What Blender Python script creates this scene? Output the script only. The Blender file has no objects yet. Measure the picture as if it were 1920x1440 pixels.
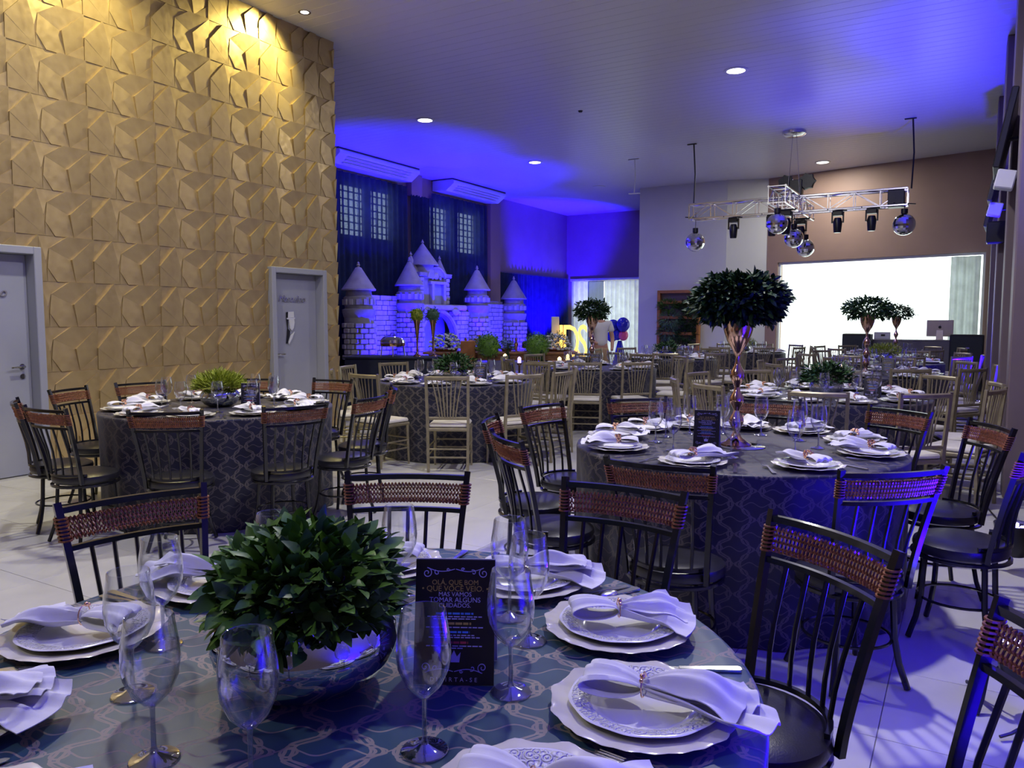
import bpy, bmesh, math, random
from mathutils import Vector, Matrix, noise
R = math.radians
rnd = random.Random(7)
sc = bpy.context.scene
COL = sc.collection

# ------------------------------------------------------------------ camera
CAM = Vector((0, 0, 1.45))
YAW, PIT = R(30.5), R(4.75)
cam = bpy.data.cameras.new('camera')
cam.sensor_width = 36; cam.lens = 36 * 1442 / 1920; cam.clip_start = .02; cam.clip_end = 200
co = bpy.data.objects.new('camera', cam); COL.objects.link(co)
co.location = CAM; co.rotation_euler = (R(90) - PIT, 0, YAW)
sc.camera = co

# ------------------------------------------------------------------ world, exposure
w = bpy.data.worlds.new('world'); sc.world = w; w.use_nodes = True
bg = w.node_tree.nodes['Background']
bg.inputs[0].default_value = (.93, 1.0, .97, 1); bg.inputs[1].default_value = 2.6
sc.view_settings.view_transform = 'Standard'; sc.view_settings.look = 'None'
sc.view_settings.gamma = 1; sc.view_settings.use_curve_mapping = False
sc.view_settings.exposure = 0.0
try:
    sc.cycles.use_denoising = True
    sc.cycles.max_bounces = 5; sc.cycles.diffuse_bounces = 2; sc.cycles.glossy_bounces = 3
    sc.cycles.transmission_bounces = 4; sc.cycles.transparent_max_bounces = 16
    sc.cycles.use_adaptive_sampling = True; sc.cycles.adaptive_threshold = .035
    sc.cycles.caustics_reflective = False; sc.cycles.caustics_refractive = False
    sc.cycles.sample_clamp_indirect = 6
except Exception:
    pass
BLUE = (.014, .0006, 1.0)
COOL = (1.0, .97, .90)
WARM = (1.0, .86, .32)
# energies (watt) of the fittings built further down
E_DOWN, E_SPOT, E_PAR, E_PARNEAR = 75, 230, 2000, 1450

# ------------------------------------------------------------------ helpers
class MB:
    """collects geometry of ONE mesh"""
    def __init__(s): s.v = []; s.f = []; s.m = []; s.mi = 0; s.uv = None
    def add(s, vs, fs):
        o = len(s.v); s.v += [tuple(p) for p in vs]
        for f in fs: s.f.append([i + o for i in f]); s.m.append(s.mi)
    def box(s, a, b, M=None):
        x0, y0, z0 = a; x1, y1, z1 = b
        vs = [(x0,y0,z0),(x1,y0,z0),(x1,y1,z0),(x0,y1,z0),(x0,y0,z1),(x1,y0,z1),(x1,y1,z1),(x0,y1,z1)]
        if M is not None: vs = [M @ Vector(p) for p in vs]
        s.add(vs, [(3,2,1,0),(4,5,6,7),(0,1,5,4),(1,2,6,5),(2,3,7,6),(3,0,4,7)])
        return s
    def bbox(s, a, b, bev=.01, M=None):
        """box with chamfered edges"""
        bm = bmesh.new(); bmesh.ops.create_cube(bm, size=1)
        c = [(a[i]+b[i])/2 for i in range(3)]; d = [b[i]-a[i] for i in range(3)]
        for v in bm.verts: v.co = Vector((c[0]+v.co.x*d[0], c[1]+v.co.y*d[1], c[2]+v.co.z*d[2]))
        bmesh.ops.bevel(bm, geom=bm.edges[:], offset=bev, segments=1, affect='EDGES')
        s.bm(bm, M); return s
    def bm(s, bm, M=None):
        bm.verts.ensure_lookup_table(); bm.verts.index_update()
        s.add([(M @ v.co if M is not None else v.co) for v in bm.verts], [[v.index for v in f.verts] for f in bm.faces])
        bm.free()
    def tube(s, pts, r, n=6, closed=False, cap=True, flat=None):
        pts = [Vector(p) for p in pts]; k = len(pts)
        rs = r if isinstance(r, (list, tuple)) else [r]*k
        vs = []; prev = None
        for i, p in enumerate(pts):
            if closed: t = pts[(i+1) % k] - pts[i-1]
            else: t = pts[min(i+1, k-1)] - pts[max(i-1, 0)]
            if t.length < 1e-9: t = Vector((0,0,1))
            t.normalize()
            if prev is None:
                up = Vector((0,0,1)) if abs(t.z) < .9 else Vector((0,1,0))
                a = t.cross(up).normalized()
            else:
                a = prev - t * prev.dot(t)
                a = a.normalized() if a.length > 1e-6 else t.orthogonal().normalized()
            prev = a; b = t.cross(a)
            for j in range(n):
                q = 2*math.pi*(j+.5)/n
                f1, f2 = (1, 1) if flat is None else flat
                vs.append(p + a*math.cos(q)*rs[i]*f1 + b*math.sin(q)*rs[i]*f2)
        fs = []
        for i in range(k if closed else k-1):
            for j in range(n):
                i2 = (i+1) % k
                fs.append((i*n+j, i*n+(j+1) % n, i2*n+(j+1) % n, i2*n+j))
        if cap and not closed:
            fs.append(tuple(range(n))[::-1]); fs.append(tuple((k-1)*n+j for j in range(n)))
        s.add(vs, fs); return s
    def lathe(s, prof, n=24, c=(0,0,0), mod=None, M=None, cap=True):
        """prof: list of (r,z); mod(theta,r,z)->(r,z)"""
        vs = []; fs = []
        for (r, z) in prof:
            for j in range(n):
                th = 2*math.pi*j/n
                rr, zz = mod(th, r, z) if mod else (r, z)
                p = Vector((c[0]+rr*math.cos(th), c[1]+rr*math.sin(th), c[2]+zz))
                vs.append(M @ p if M is not None else p)
        for i in range(len(prof)-1):
            for j in range(n):
                fs.append((i*n+j, i*n+(j+1) % n, (i+1)*n+(j+1) % n, (i+1)*n+j))
        if cap and prof[0][0] > 1e-5: fs.append(tuple(range(n))[::-1])
        if cap and prof[-1][0] > 1e-5: fs.append(tuple((len(prof)-1)*n+j for j in range(n)))
        s.add(vs, fs); return s
    def ball(s, c, r, n=10, sc3=(1,1,1)):
        m = max(4, n//2+1)
        prof = [(r*math.sin(math.pi*i/m), -r*math.cos(math.pi*i/m)) for i in range(m+1)]
        M = Matrix.Translation(c) @ Matrix.Diagonal((*sc3, 1))
        return s.lathe(prof, n, M=M)
    def prism(s, poly, a, b, M=None):
        """2-D polygon (x,z) extruded along y from a to b"""
        n = len(poly)
        vs = [(x, a, z) for x, z in poly] + [(x, b, z) for x, z in poly]
        if M is not None: vs = [M @ Vector(p) for p in vs]
        s.add(vs, [tuple(range(n)), tuple(range(2*n-1, n-1, -1))] + [(i+n, (i+1) % n+n, (i+1) % n, i) for i in range(n)])
        return s
    def grid(s, fn, n, m, wrap=False):
        vs = [fn(i/n, j/m) for i in range(n+1) for j in range(m+1)]
        fs = [(i*(m+1)+j, (i+1)*(m+1)+j, (i+1)*(m+1)+j+1, i*(m+1)+j+1) for i in range(n) for j in range(m)]
        s.add(vs, fs); return s
    def xf(s, M):
        s.v = [tuple(M @ Vector(p)) for p in s.v]; return s
    def mesh(s, name, mats, smooth=True, angle=35, weld=True, solid=0):
        me = bpy.data.meshes.new(name)
        bm = bmesh.new()
        vv = [bm.verts.new(p) for p in s.v]
        for f, mi in zip(s.f, s.m):
            ids = []
            for i in f:
                if not ids or i != ids[-1]: ids.append(i)
            try:
                fa = bm.faces.new([vv[i] for i in ids]); fa.material_index = mi
            except ValueError: pass
        if weld: bmesh.ops.remove_doubles(bm, verts=bm.verts[:], dist=1e-5)
        if solid:
            bmesh.ops.recalc_face_normals(bm, faces=bm.faces[:])
            bmesh.ops.solidify(bm, geom=bm.faces[:], thickness=solid)
        bmesh.ops.recalc_face_normals(bm, faces=bm.faces[:])
        bm.to_mesh(me); bm.free()
        for m in (mats if isinstance(mats, (list, tuple)) else [mats]): me.materials.append(m)
        if smooth:
            me.polygons.foreach_set('use_smooth', [True]*len(me.polygons))
            try: me.set_sharp_from_angle(angle=R(angle))
            except Exception: pass
        return me
    def build(s, name, mats, parent=None, **k):
        return obj(name, s.mesh(name, mats, **k), parent)

def obj(name, data, parent=None, M=None):
    o = bpy.data.objects.new(name, data); COL.objects.link(o)
    if parent is not None: o.parent = parent
    if M is not None: o.matrix_local = M
    return o
def tag(o, label, cat, group=None):
    o['label'] = label; o['category'] = cat
    if group: o['group'] = group
    return o
def struct(o, label=None):
    o['kind'] = 'structure'
    if label: o['label'] = label
    return o
def thing(name, label, cat, loc=(0,0,0), rz=0, group=None):
    o = bpy.data.objects.new(name, None); COL.objects.link(o); o.empty_display_size = .05
    o.location = loc; o.rotation_euler = (0, 0, rz)
    return tag(o, label, cat, group)
KIDS = {}
def kids(o):
    return [c for c in ALLKIDS(o)]
def ALLKIDS(o): return list(o.children)
class Proto:
    """a thing described once: list of (name, mesh, local matrix, [subparts]); put() makes an individual"""
    def __init__(s, name, cat): s.name = name; s.cat = cat; s.parts = []
    def part(s, name, me, M=None, subs=(), label=None): s.parts.append((name, me, M, subs, label)); return s
    def put(s, label, loc, rz=0, group=None, scale=1):
        t = thing(s.name, label, s.cat, loc, rz, group)
        if scale != 1: t.scale = (scale,)*3 if not isinstance(scale, tuple) else scale
        for (n, me, M, subs, lb) in s.parts:
            p = obj(n, me, t, M)
            if lb: p['label'] = lb
            for (n2, me2, M2) in subs: obj(n2, me2, p, M2)
        return t
def put1(name, me, label, cat, loc, rz=0, group=None, scale=1):
    o = obj(name, me); o.location = loc; o.rotation_euler = (0, 0, rz)
    if scale != 1: o.scale = (scale,)*3
    return tag(o, label, cat, group)
def T(x, y, z): return Matrix.Translation((x, y, z))
def RZ(a): return Matrix.Rotation(a, 4, 'Z')
def RX(a): return Matrix.Rotation(a, 4, 'X')
def RY(a): return Matrix.Rotation(a, 4, 'Y')

# ------------------------------------------------------------------ materials
class NT:
    def __init__(s, name):
        s.m = bpy.data.materials.new(name); s.m.use_nodes = True
        s.t = s.m.node_tree; s.b = s.t.nodes['Principled BSDF']; s.out = s.t.nodes['Material Output']
    def n(s, typ, **k):
        nd = s.t.nodes.new(typ)
        for a, v in k.items():
            if a.startswith('i_'): s.set(nd, int(a[2:]), v)
            else: setattr(nd, a, v)
        return nd
    def set(s, nd, i, v):
        if isinstance(v, bpy.types.NodeSocket): s.t.links.new(v, nd.inputs[i])
        else: nd.inputs[i].default_value = v
    def math(s, op, a, b=0., c=0., clamp=False):
        nd = s.n('ShaderNodeMath', operation=op, use_clamp=clamp)
        for i, v in enumerate((a, b, c)): s.set(nd, i, v)
        return nd.outputs[0]
    def mix(s, f, a, b):
        nd = s.n('ShaderNodeMix', data_type='RGBA')
        s.set(nd, 0, f); s.set(nd, 6, a); s.set(nd, 7, b)
        return nd.outputs[2]
    def noise(s, scale, detail=3, vec=None, dist=0):
        nd = s.n('ShaderNodeTexNoise'); nd.inputs['Scale'].default_value = scale; nd.inputs['Detail'].default_value = detail
        nd.inputs['Distortion'].default_value = dist
        s.t.links.new(vec if vec is not None else s.obj(), nd.inputs['Vector'])
        return nd.outputs[0]
    def obj(s): return s.n('ShaderNodeTexCoord').outputs['Object']
    def uv(s): return s.n('ShaderNodeTexCoord').outputs['UV']
    def ramp(s, f, stops):
        nd = s.n('ShaderNodeValToRGB'); s.set(nd, 0, f)
        el = nd.color_ramp.elements
        while len(el) < len(stops): el.new(.5)
        for e, (p, c) in zip(el, stops): e.position = p; e.color = (*c, 1) if len(c) == 3 else c
        return nd.outputs[0]
    def bump(s, h, strength=.3, dist=.01):
        nd = s.n('ShaderNodeBump'); nd.inputs['Strength'].default_value = strength; nd.inputs['Distance'].default_value = dist
        s.t.links.new(h, nd.inputs['Height']); s.t.links.new(nd.outputs[0], s.b.inputs['Normal'])
    def put(s, key, v):
        i = s.b.inputs[key]
        if isinstance(v, bpy.types.NodeSocket): s.t.links.new(v, i)
        else: i.default_value = v
def c4(c): return (*c, 1)
def mat(name, col, rough=.5, metal=0, var=0, vs=6, bump=0, bs=40, spec=None, bd=.004, emit=None, es=0, trans=0, coat=0):
    t = NT(name)
    if var:
        f = t.noise(vs, 4)
        lo = tuple(max(0, x*(1-var)) for x in col); hi = tuple(min(1, x*(1+var)) for x in col)
        t.put('Base Color', t.ramp(f, [(.3, lo), (.7, hi)]))
    else: t.put('Base Color', c4(col))
    t.put('Roughness', rough); t.put('Metallic', metal)
    if spec is not None: t.put('Specular IOR Level', spec)
    if coat: t.put('Coat Weight', coat); t.put('Coat Roughness', .1)
    if bump: t.bump(t.noise(bs, 4), bump, bd)
    if emit: t.put('Emission Color', c4(emit)); t.put('Emission Strength', es)
    return t.m
M = {}
# gold plaster tiles: sprayed gold paint, brushed unevenly
t = NT('gold_plaster'); f = t.noise(3.1, 5, dist=.6); g = t.noise(17, 4)
t.put('Base Color', t.mix(t.math('MULTIPLY', g, .45), t.ramp(f, [(.3, (.33, .230, .100)), (.7, (.51, .375, .175))]), (.56, .44, .25, 1)))
t.put('Metallic', .45); t.put('Roughness', t.ramp(g, [(.3, (.30,)*3), (.7, (.46,)*3)])); t.bump(t.noise(28, 5), .12, .004); M['gold_tile'] = t.m
M['grey_door'] = mat('grey_door', (.36, .37, .42), .38, var=.06, vs=2)
M['frame'] = mat('door_frame', (.33, .34, .40), .4)
M['brown_wall'] = mat('brown_wall', (.34, .225, .17), .6, var=.08, vs=1.2, bump=.12, bs=160)
M['white_wall'] = mat('white_wall', (.66, .66, .64), .55, var=.04, vs=1.1, bump=.08, bs=160)
M['taupe_wall'] = mat('taupe_wall', (.17, .13, .145), .5, var=.08, vs=1.5, bump=.1, bs=140)
M['plank'] = mat('ceiling_plank', (.70, .69, .69), .33, var=.03, vs=.8)
M['plaster_dark'] = mat('plaster_dark', (.10, .10, .11), .9, var=.1)
t = NT('floor_tile'); f = t.noise(1.3, 6, dist=1.2); g = t.noise(9, 5)
t.put('Base Color', t.mix(t.math('MULTIPLY', g, .35), t.ramp(f, [(.25, (.50, .49, .46)), (.75, (.66, .65, .61))]), (.58, .56, .52, 1)))
t.put('Roughness', t.ramp(g, [(.3, (.14,)*3), (.7, (.22,)*3)])); t.put('Specular IOR Level', .45); M['floor_tile'] = t.m
M['grout'] = mat('grout', (.24, .23, .22), .9, var=.2, vs=30)
M['black_iron'] = mat('black_iron', (.012, .012, .016), .24, metal=.3, var=.3, vs=30, coat=.3)
M['leather'] = mat('black_leather', (.016, .016, .020), .30, var=.25, vs=20, bump=.25, bs=220, bd=.002)
M['rattan'] = mat('rattan', (.27, .098, .040), .42, var=.4, vs=60, bump=.2, bs=300, bd=.001)
M['gold_wood'] = mat('gold_wood', (.29, .25, .155), .34, metal=.35, var=.18, vs=14, bump=.06, bs=60)
M['cushion'] = mat('cream_cushion', (.70, .66, .55), .75, var=.06, vs=12, bump=.1, bs=300)
M['cup_gold'] = mat('rose_gold', (.60, .38, .27), .10, metal=1, var=.08, vs=12)
M['ring_gold'] = mat('ring_gold', (.85, .52, .33), .2, metal=1, var=.15, vs=60)
M['chrome'] = mat('chrome', (.80, .80, .82), .06, metal=1, var=.03, vs=8)
M['mirror_bowl'] = mat('mirror_glass_bowl', (.62, .66, .66), .03, metal=1, var=.03, vs=5)
M['steel'] = mat('steel', (.72, .72, .75), .2, metal=1, var=.05, vs=30)
M['ivory'] = mat('ivory_ceramic', (.74, .71, .60), .16, var=.03, vs=20, coat=.3)
t = NT('embossed_porcelain'); oc = t.obj(); sp = t.n('ShaderNodeSeparateXYZ', i_0=oc)
rr = t.math('SQRT', t.math('ADD', t.math('MULTIPLY', sp.outputs[0], sp.outputs[0]), t.math('MULTIPLY', sp.outputs[1], sp.outputs[1])))
band = t.math('MULTIPLY', t.math('GREATER_THAN', rr, .094), t.math('LESS_THAN', rr, .128))
v = t.n('ShaderNodeTexVoronoi', feature='F1', i_0=oc); v.inputs['Scale'].default_value = 70
wv = t.math('SINE', t.math('MULTIPLY', v.outputs[0], 14))
t.put('Base Color', (.86, .85, .86, 1)); t.put('Roughness', .14); t.put('Coat Weight', .3)
t.bump(t.math('MULTIPLY', wv, band), .8, .003); M['porcelain'] = t.m
M['linen'] = mat('white_linen', (.82, .81, .83), .85, var=.03, vs=30, bump=.15, bs=900, bd=.001)
def glassmat(name, tint=(1,1,1), edge=.85, base=.05):
    t = NT(name); t.t.nodes.remove(t.b)
    tr = t.n('ShaderNodeBsdfTransparent'); tr.inputs[0].default_value = c4(tint)
    gl = t.n('ShaderNodeBsdfGlossy'); gl.inputs['Color'].default_value = (.95, .97, 1, 1); gl.inputs['Roughness'].default_value = .03
    lw = t.n('ShaderNodeLayerWeight'); lw.inputs[0].default_value = .5
    no = t.noise(40, 2)
    f = t.math('ADD', t.math('MULTIPLY', t.math('POWER', lw.outputs[1], 2.3), edge), t.math('ADD', base, t.math('MULTIPLY', no, .02)), clamp=True)
    mx = t.n('ShaderNodeMixShader', i_0=f); t.t.links.new(tr.outputs[0], mx.inputs[1]); t.t.links.new(gl.outputs[0], mx.inputs[2])
    t.t.links.new(mx.outputs[0], t.out.inputs[0]); return t.m
M['glass'] = glassmat('thin_glass', (.97, .975, .98), 1.0, .03)
M['glass_stem'] = glassmat('glass_stem', (.72, .74, .80), .95, .22)
M['pane'] = glassmat('window_pane', (.96, .99, .98), .3, .03)
M['crystal'] = glassmat('crystal', (.9, .92, 1), .8, .4)
# damask tablecloth, UV in metres: scrolled trellis on satin
def damask(name, ground, line, k=1.0, rough=.42):
    t = NT(name); uv = t.uv(); sp = t.n('ShaderNodeSeparateXYZ', i_0=uv)
    U = t.math('DIVIDE', sp.outputs[0], .088*k); V = t.math('DIVIDE', sp.outputs[1], .135*k)
    pi2 = 2*math.pi
    nU = t.math('ROUND', U); par_ = t.math('SUBTRACT', 1, t.math('MULTIPLY', t.math('ABSOLUTE', t.math('MODULO', nU, 2)), 2))
    ser = t.math('MULTIPLY', t.math('MULTIPLY', t.math('SINE', t.math('MULTIPLY', V, pi2)), .30), par_)
    ser = t.math('ADD', ser, t.math('MULTIPLY', t.math('SINE', t.math('MULTIPLY', V, pi2*3)), .05))
    d1 = t.math('ABSOLUTE', t.math('SUBTRACT', t.math('SUBTRACT', U, nU), ser))
    rope = t.math('MULTIPLY', t.math('LESS_THAN', d1, .105), t.math('GREATER_THAN', d1, .035))
    # leafy buds on the serpentine and small rings where neighbours meet
    V4 = t.math('MULTIPLY', V, 4); dv = t.math('DIVIDE', t.math('SUBTRACT', V4, t.math('ROUND', V4)), 4*.088/.135)
    dd = t.math('SQRT', t.math('ADD', t.math('MULTIPLY', d1, d1), t.math('MULTIPLY', dv, dv)))
    bud = t.math('LESS_THAN', t.math('ABSOLUTE', t.math('SUBTRACT', dd, .15)), .028)
    cu = t.math('SUBTRACT', t.math('SUBTRACT', U, nU), t.math('MULTIPLY', ser, .2)); V2 = t.math('ADD', t.math('MULTIPLY', V, 2), .5)
    hl = t.math('ABSOLUTE', t.math('ADD', t.math('SUBTRACT', V2, t.math('ROUND', V2)), t.math('MULTIPLY', t.math('SINE', t.math('MULTIPLY', U, pi2)), .14)))
    thin = t.math('LESS_THAN', hl, .030)
    msk = t.math('MAXIMUM', t.math('MAXIMUM', rope, bud), thin)
    cl = t.mix(t.noise(5, 3, uv), c4(tuple(x*.8 for x in ground)), c4(tuple(x*1.2 for x in ground)))
    t.put('Base Color', t.mix(msk, cl, c4(line)))
    t.put('Roughness', t.math('ADD', rough, t.math('MULTIPLY', msk, .2))); t.put('Specular IOR Level', .4)
    t.put('Sheen Weight', .1); t.bump(msk, .25, .002); return t.m
M['cloth_teal'] = damask('teal_damask', (.032, .082, .125), (.27, .23, .20), rough=.36)
M['cloth_navy'] = damask('navy_damask', (.013, .014, .030), (.11, .095, .085), rough=.45)
def leafmat(name, a, b, rough=.32, tr=.15):
    t = NT(name); r_ = t.n('ShaderNodeObjectInfo').outputs['Random']
    f = t.math('FRACT', t.math('ADD', t.noise(26, 3), t.math('MULTIPLY', r_, .9)))
    t.put('Base Color', t.ramp(f, [(.15, a), (.85, b)])); t.put('Roughness', rough+.08); t.put('Specular IOR Level', .32)
    t.put('Subsurface Weight', 0); return t.m
M['leaf'] = leafmat('green_leaf', (.022, .085, .010), (.12, .26, .035))
M['leaf_dark'] = leafmat('dark_leaf', (.010, .035, .010), (.03, .085, .022), .36)
M['leaf_lime'] = leafmat('lime_leaf', (.16, .24, .015), (.36, .42, .05), .5)
M['leaf_grey'] = leafmat('greygreen_leaf', (.06, .13, .09), (.14, .25, .16), .5)
M['twig'] = mat('twig', (.07, .05, .03), .7, var=.3, vs=40)
M['card_black'] = mat('black_card', (.008, .007, .012), .35, var=.2, vs=40)
M['card_back'] = mat('white_card', (.62, .61, .66), .5, var=.03)
def ink(name, c): return mat(name, c, .5, var=.05, vs=80)
M['ink_gold'] = ink('ink_gold', (.42, .30, .08)); M['ink_lilac'] = ink('ink_lilac', (.46, .42, .75)); M['ink_blue'] = ink('ink_blue', (.08, .25, .75))
M['ink_red'] = ink('ink_red', (.45, .04, .07)); M['ink_white'] = ink('ink_white', (.62, .58, .70))
M['silver_letter'] = mat('silver_letter', (.72, .72, .74), .22, metal=.8, var=.05)
def curtain_mat(name, col, tr, transp):
    t = NT(name); t.t.nodes.remove(t.b)
    df = t.n('ShaderNodeBsdfDiffuse'); tl = t.n('ShaderNodeBsdfTranslucent'); tp = t.n('ShaderNodeBsdfTransparent')
    cc = t.ramp(t.noise(4, 3), [(.3, tuple(x*.85 for x in col)), (.7, tuple(min(1, x*1.15) for x in col))])
    for nd in (df, tl): t.t.links.new(cc, nd.inputs[0])
    tp.inputs[0].default_value = c4(tuple(min(1, x*1.6+.2) for x in col))
    m1 = t.n('ShaderNodeMixShader'); m1.inputs[0].default_value = tr
    t.t.links.new(df.outputs[0], m1.inputs[1]); t.t.links.new(tl.outputs[0], m1.inputs[2])
    m2 = t.n('ShaderNodeMixShader'); m2.inputs[0].default_value = transp
    t.t.links.new(m1.outputs[0], m2.inputs[1]); t.t.links.new(tp.outputs[0], m2.inputs[2])
    t.t.links.new(m2.outputs[0], t.out.inputs[0]); return t.m
M['curtain_blue'] = curtain_mat('blue_curtain', (.055, .080, .15), .42, .24)
M['curtain_sheer'] = curtain_mat('white_sheer', (.62, .68, .66), .45, .03)
M['castle_stone'] = mat('castle_stone', (.42, .40, .39), .7, var=.12, vs=5, bump=.4, bs=35, bd=.01)
M['castle_mortar'] = mat('castle_mortar', (.30, .29, .285), .85, var=.12, vs=9, bump=.3, bs=50)
M['castle_roof'] = mat('castle_roof', (.36, .34, .37), .6, var=.12, vs=6, bump=.2, bs=30)
M['castle_blue'] = mat('castle_blue_panel', (.30, .33, .55), .5, var=.1)
M['wood'] = mat('wood', (.28, .125, .05), .5, var=.3, vs=8, bump=.1, bs=60)
M['wood_orange'] = mat('orange_wood', (.42, .17, .05), .5, var=.2, vs=9)
M['navy_cover'] = mat('navy_cover', (.014, .018, .04), .8, var=.2)
M['white_plastic'] = mat('white_plastic', (.74, .74, .74), .35, var=.02)
M['black_plastic'] = mat('black_plastic', (.012, .012, .014), .35, var=.2, vs=20)
M['speaker_cloth'] = mat('speaker_grille', (.022, .03, .034), .6, var=.2, vs=60)
M['screen'] = mat('screen_glass', (.006, .006, .008), .08, var=.1)
M['desk_grey'] = mat('desk_grey', (.20, .19, .21), .55, var=.06)
M['silver_alu'] = mat('silver_alu', (.78, .77, .80), .22, metal=1, var=.05)
M['mac_back'] = mat('pale_gold_shell', (.62, .53, .44), .35, metal=.3, var=.03)
M['flower_white'] = mat('white_flower', (.66, .70, .66), .7, var=.15, vs=30)
M['flower_orange'] = mat('orange_flower', (.50, .24, .10), .7, var=.2, vs=30)
M['flower_blue'] = mat('blue_flower', (.14, .20, .55), .6, var=.2, vs=30)
M['balloon_blue'] = mat('blue_balloon', (.015, .02, .50), .12, var=.1)
M['balloon_pink'] = mat('pink_balloon', (.7, .10, .30), .12, var=.1)
M['skin'] = mat('skin', (.50, .27, .19), .5, var=.06)
M['tshirt'] = mat('white_tshirt', (.70, .69, .68), .8, var=.03)
M['khaki'] = mat('khaki_trousers', (.42, .28, .16), .8, var=.08)
M['hair'] = mat('dark_hair', (.02, .015, .012), .5, var=.2)
M['lamp_white'] = mat('lamp_diffuser', (1, 1, 1), .4, emit=(1, .98, .92), es=9)
M['lamp_yellow'] = mat('lit_letters', (1, .7, .2), .4, emit=(1, .58, .10), es=2.2)
M['led_blue'] = mat('blue_led', (.3, .3, 1), .3, emit=(.35, .30, 1), es=14)
M['candle'] = mat('candle_glow', (1, .8, .4), .5, emit=(1, .75, .3), es=3)
M['candle_wax'] = mat('lit_wax', (.9, .88, 1), .4, emit=(.6, .5, 1), es=1.2)

for k_ in ('lamp_white', 'led_blue', 'candle', 'candle_wax', 'lamp_yellow'): M[k_].cycles.emission_sampling = 'NONE'

# ------------------------------------------------------------------ the room
CH = 5.15                 # ceiling height
GX = -7.43                # gold wall face
GY = 7.94                 # its end
WX = -12.40               # window wall
BY = 24.90                # back wall
RX_ = .50                 # right wall
FY = -3.2                 # wall behind the camera
def wall_holes(name, axis, pos, thick, u0, u1, z0, z1, holes, material, label=None):
    us = sorted({u0, u1, *[h[0] for h in holes], *[h[1] for h in holes]}); zs = sorted({z0, z1, *[h[2] for h in holes], *[h[3] for h in holes]})
    mb = MB()
    for a, b in zip(us, us[1:]):
        for c, d in zip(zs, zs[1:]):
            um, zm = (a+b)/2, (c+d)/2
            if any(h[0] < um < h[1] and h[2] < zm < h[3] for h in holes): continue
            if axis == 'Y': mb.box((min(pos, pos+thick), a, c), (max(pos, pos+thick), b, d))
            else: mb.box((a, min(pos, pos+thick), c), (b, max(pos, pos+thick), d))
    return struct(mb.build(name, material, smooth=False), label)
# floor: grout bed with single tiles
fl = MB().box((WX-.2, FY-.2, -.12), (RX_+.2, BY+.2, -.004)).build('floor', M['grout'], smooth=False); struct(fl, 'pale polished porcelain tile floor')
TS = .60
def in_room(x, y): return (x > GX-.3 or y > GY-.5) and WX-.3 < x < RX_+.3 and FY-.3 < y < BY+.3
fdir = Vector((-math.sin(YAW), math.cos(YAW), 0)); rdir = Vector((math.cos(YAW), math.sin(YAW), 0))
tiles = []
for i in range(-22, 3):
    for j in range(-7, 43):
        x, y = -.21 + (i+.5)*TS, 4.06 - 3*TS + (j+.5)*TS
        if not in_room(x, y): continue
        d = Vector((x, y, 0)); dep = d.dot(fdir); lat = d.dot(rdir)
        vis = dep > .8 and abs(lat) < dep*.72 + .5
        tiles.append((0 if vis else 1, dep if dep > 0 else 99, x, y))
tiles.sort()
tm = MB().bbox((-TS/2+.0015, -TS/2+.0015, -.01), (TS/2-.0015, TS/2-.0015, 0), .0012).mesh('floor_tile', M['floor_tile'], smooth=False)
rest = MB()
for k, (a, b, x, y) in enumerate(tiles):
    if k < 300: obj('floor_tile', tm, fl, T(x, y, 0))
    else: rest.box((x-TS/2+.0015, y-TS/2+.0015, -.01), (x+TS/2-.0015, y+TS/2-.0015, 0))
o = rest.build('floor_tile_field', M['floor_tile'], fl, smooth=False); o['kind'] = 'stuff'
# ceiling: backing slab and lining planks that run across the room
ce = MB().box((WX-.2, FY-.2, CH+.012), (RX_+.2, BY+.2, CH+.2)).build('ceiling', M['plaster_dark'], smooth=False); struct(ce, 'white lined ceiling of narrow glossy boards')
PW = .20
pl = MB().prism([(-PW/2+.001, .015), (-PW/2+.001, .004), (-PW/2+.006, 0), (PW/2-.006, 0), (PW/2-.001, .004), (PW/2-.001, .015)], WX-.1, RX_+.1)
pl.v = [(p[1], p[0], p[2]) for p in pl.v]
pm = pl.mesh('ceiling_plank', M['plank'], smooth=False)
n = int((BY-FY)/PW)+1
for k in range(n): obj('ceiling_plank', pm, ce, T(0, FY+(k+.5)*PW, CH))
# gold wall with doors
DOORS = [(3.02, 3.98, 0, 2.12), (6.72, 7.67, 0, 2.11)]
gw = wall_holes('wall_left', 'Y', GX-.035, -.17, FY, GY-.035, 0, CH, DOORS, M['gold_tile'], 'gold wall of faceted relief panels')
struct(MB().box((WX-.1, GY-.4, 0), (GX-.2, GY-.15, CH)).build('wall_return', M['taupe_wall'], smooth=False))
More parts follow.
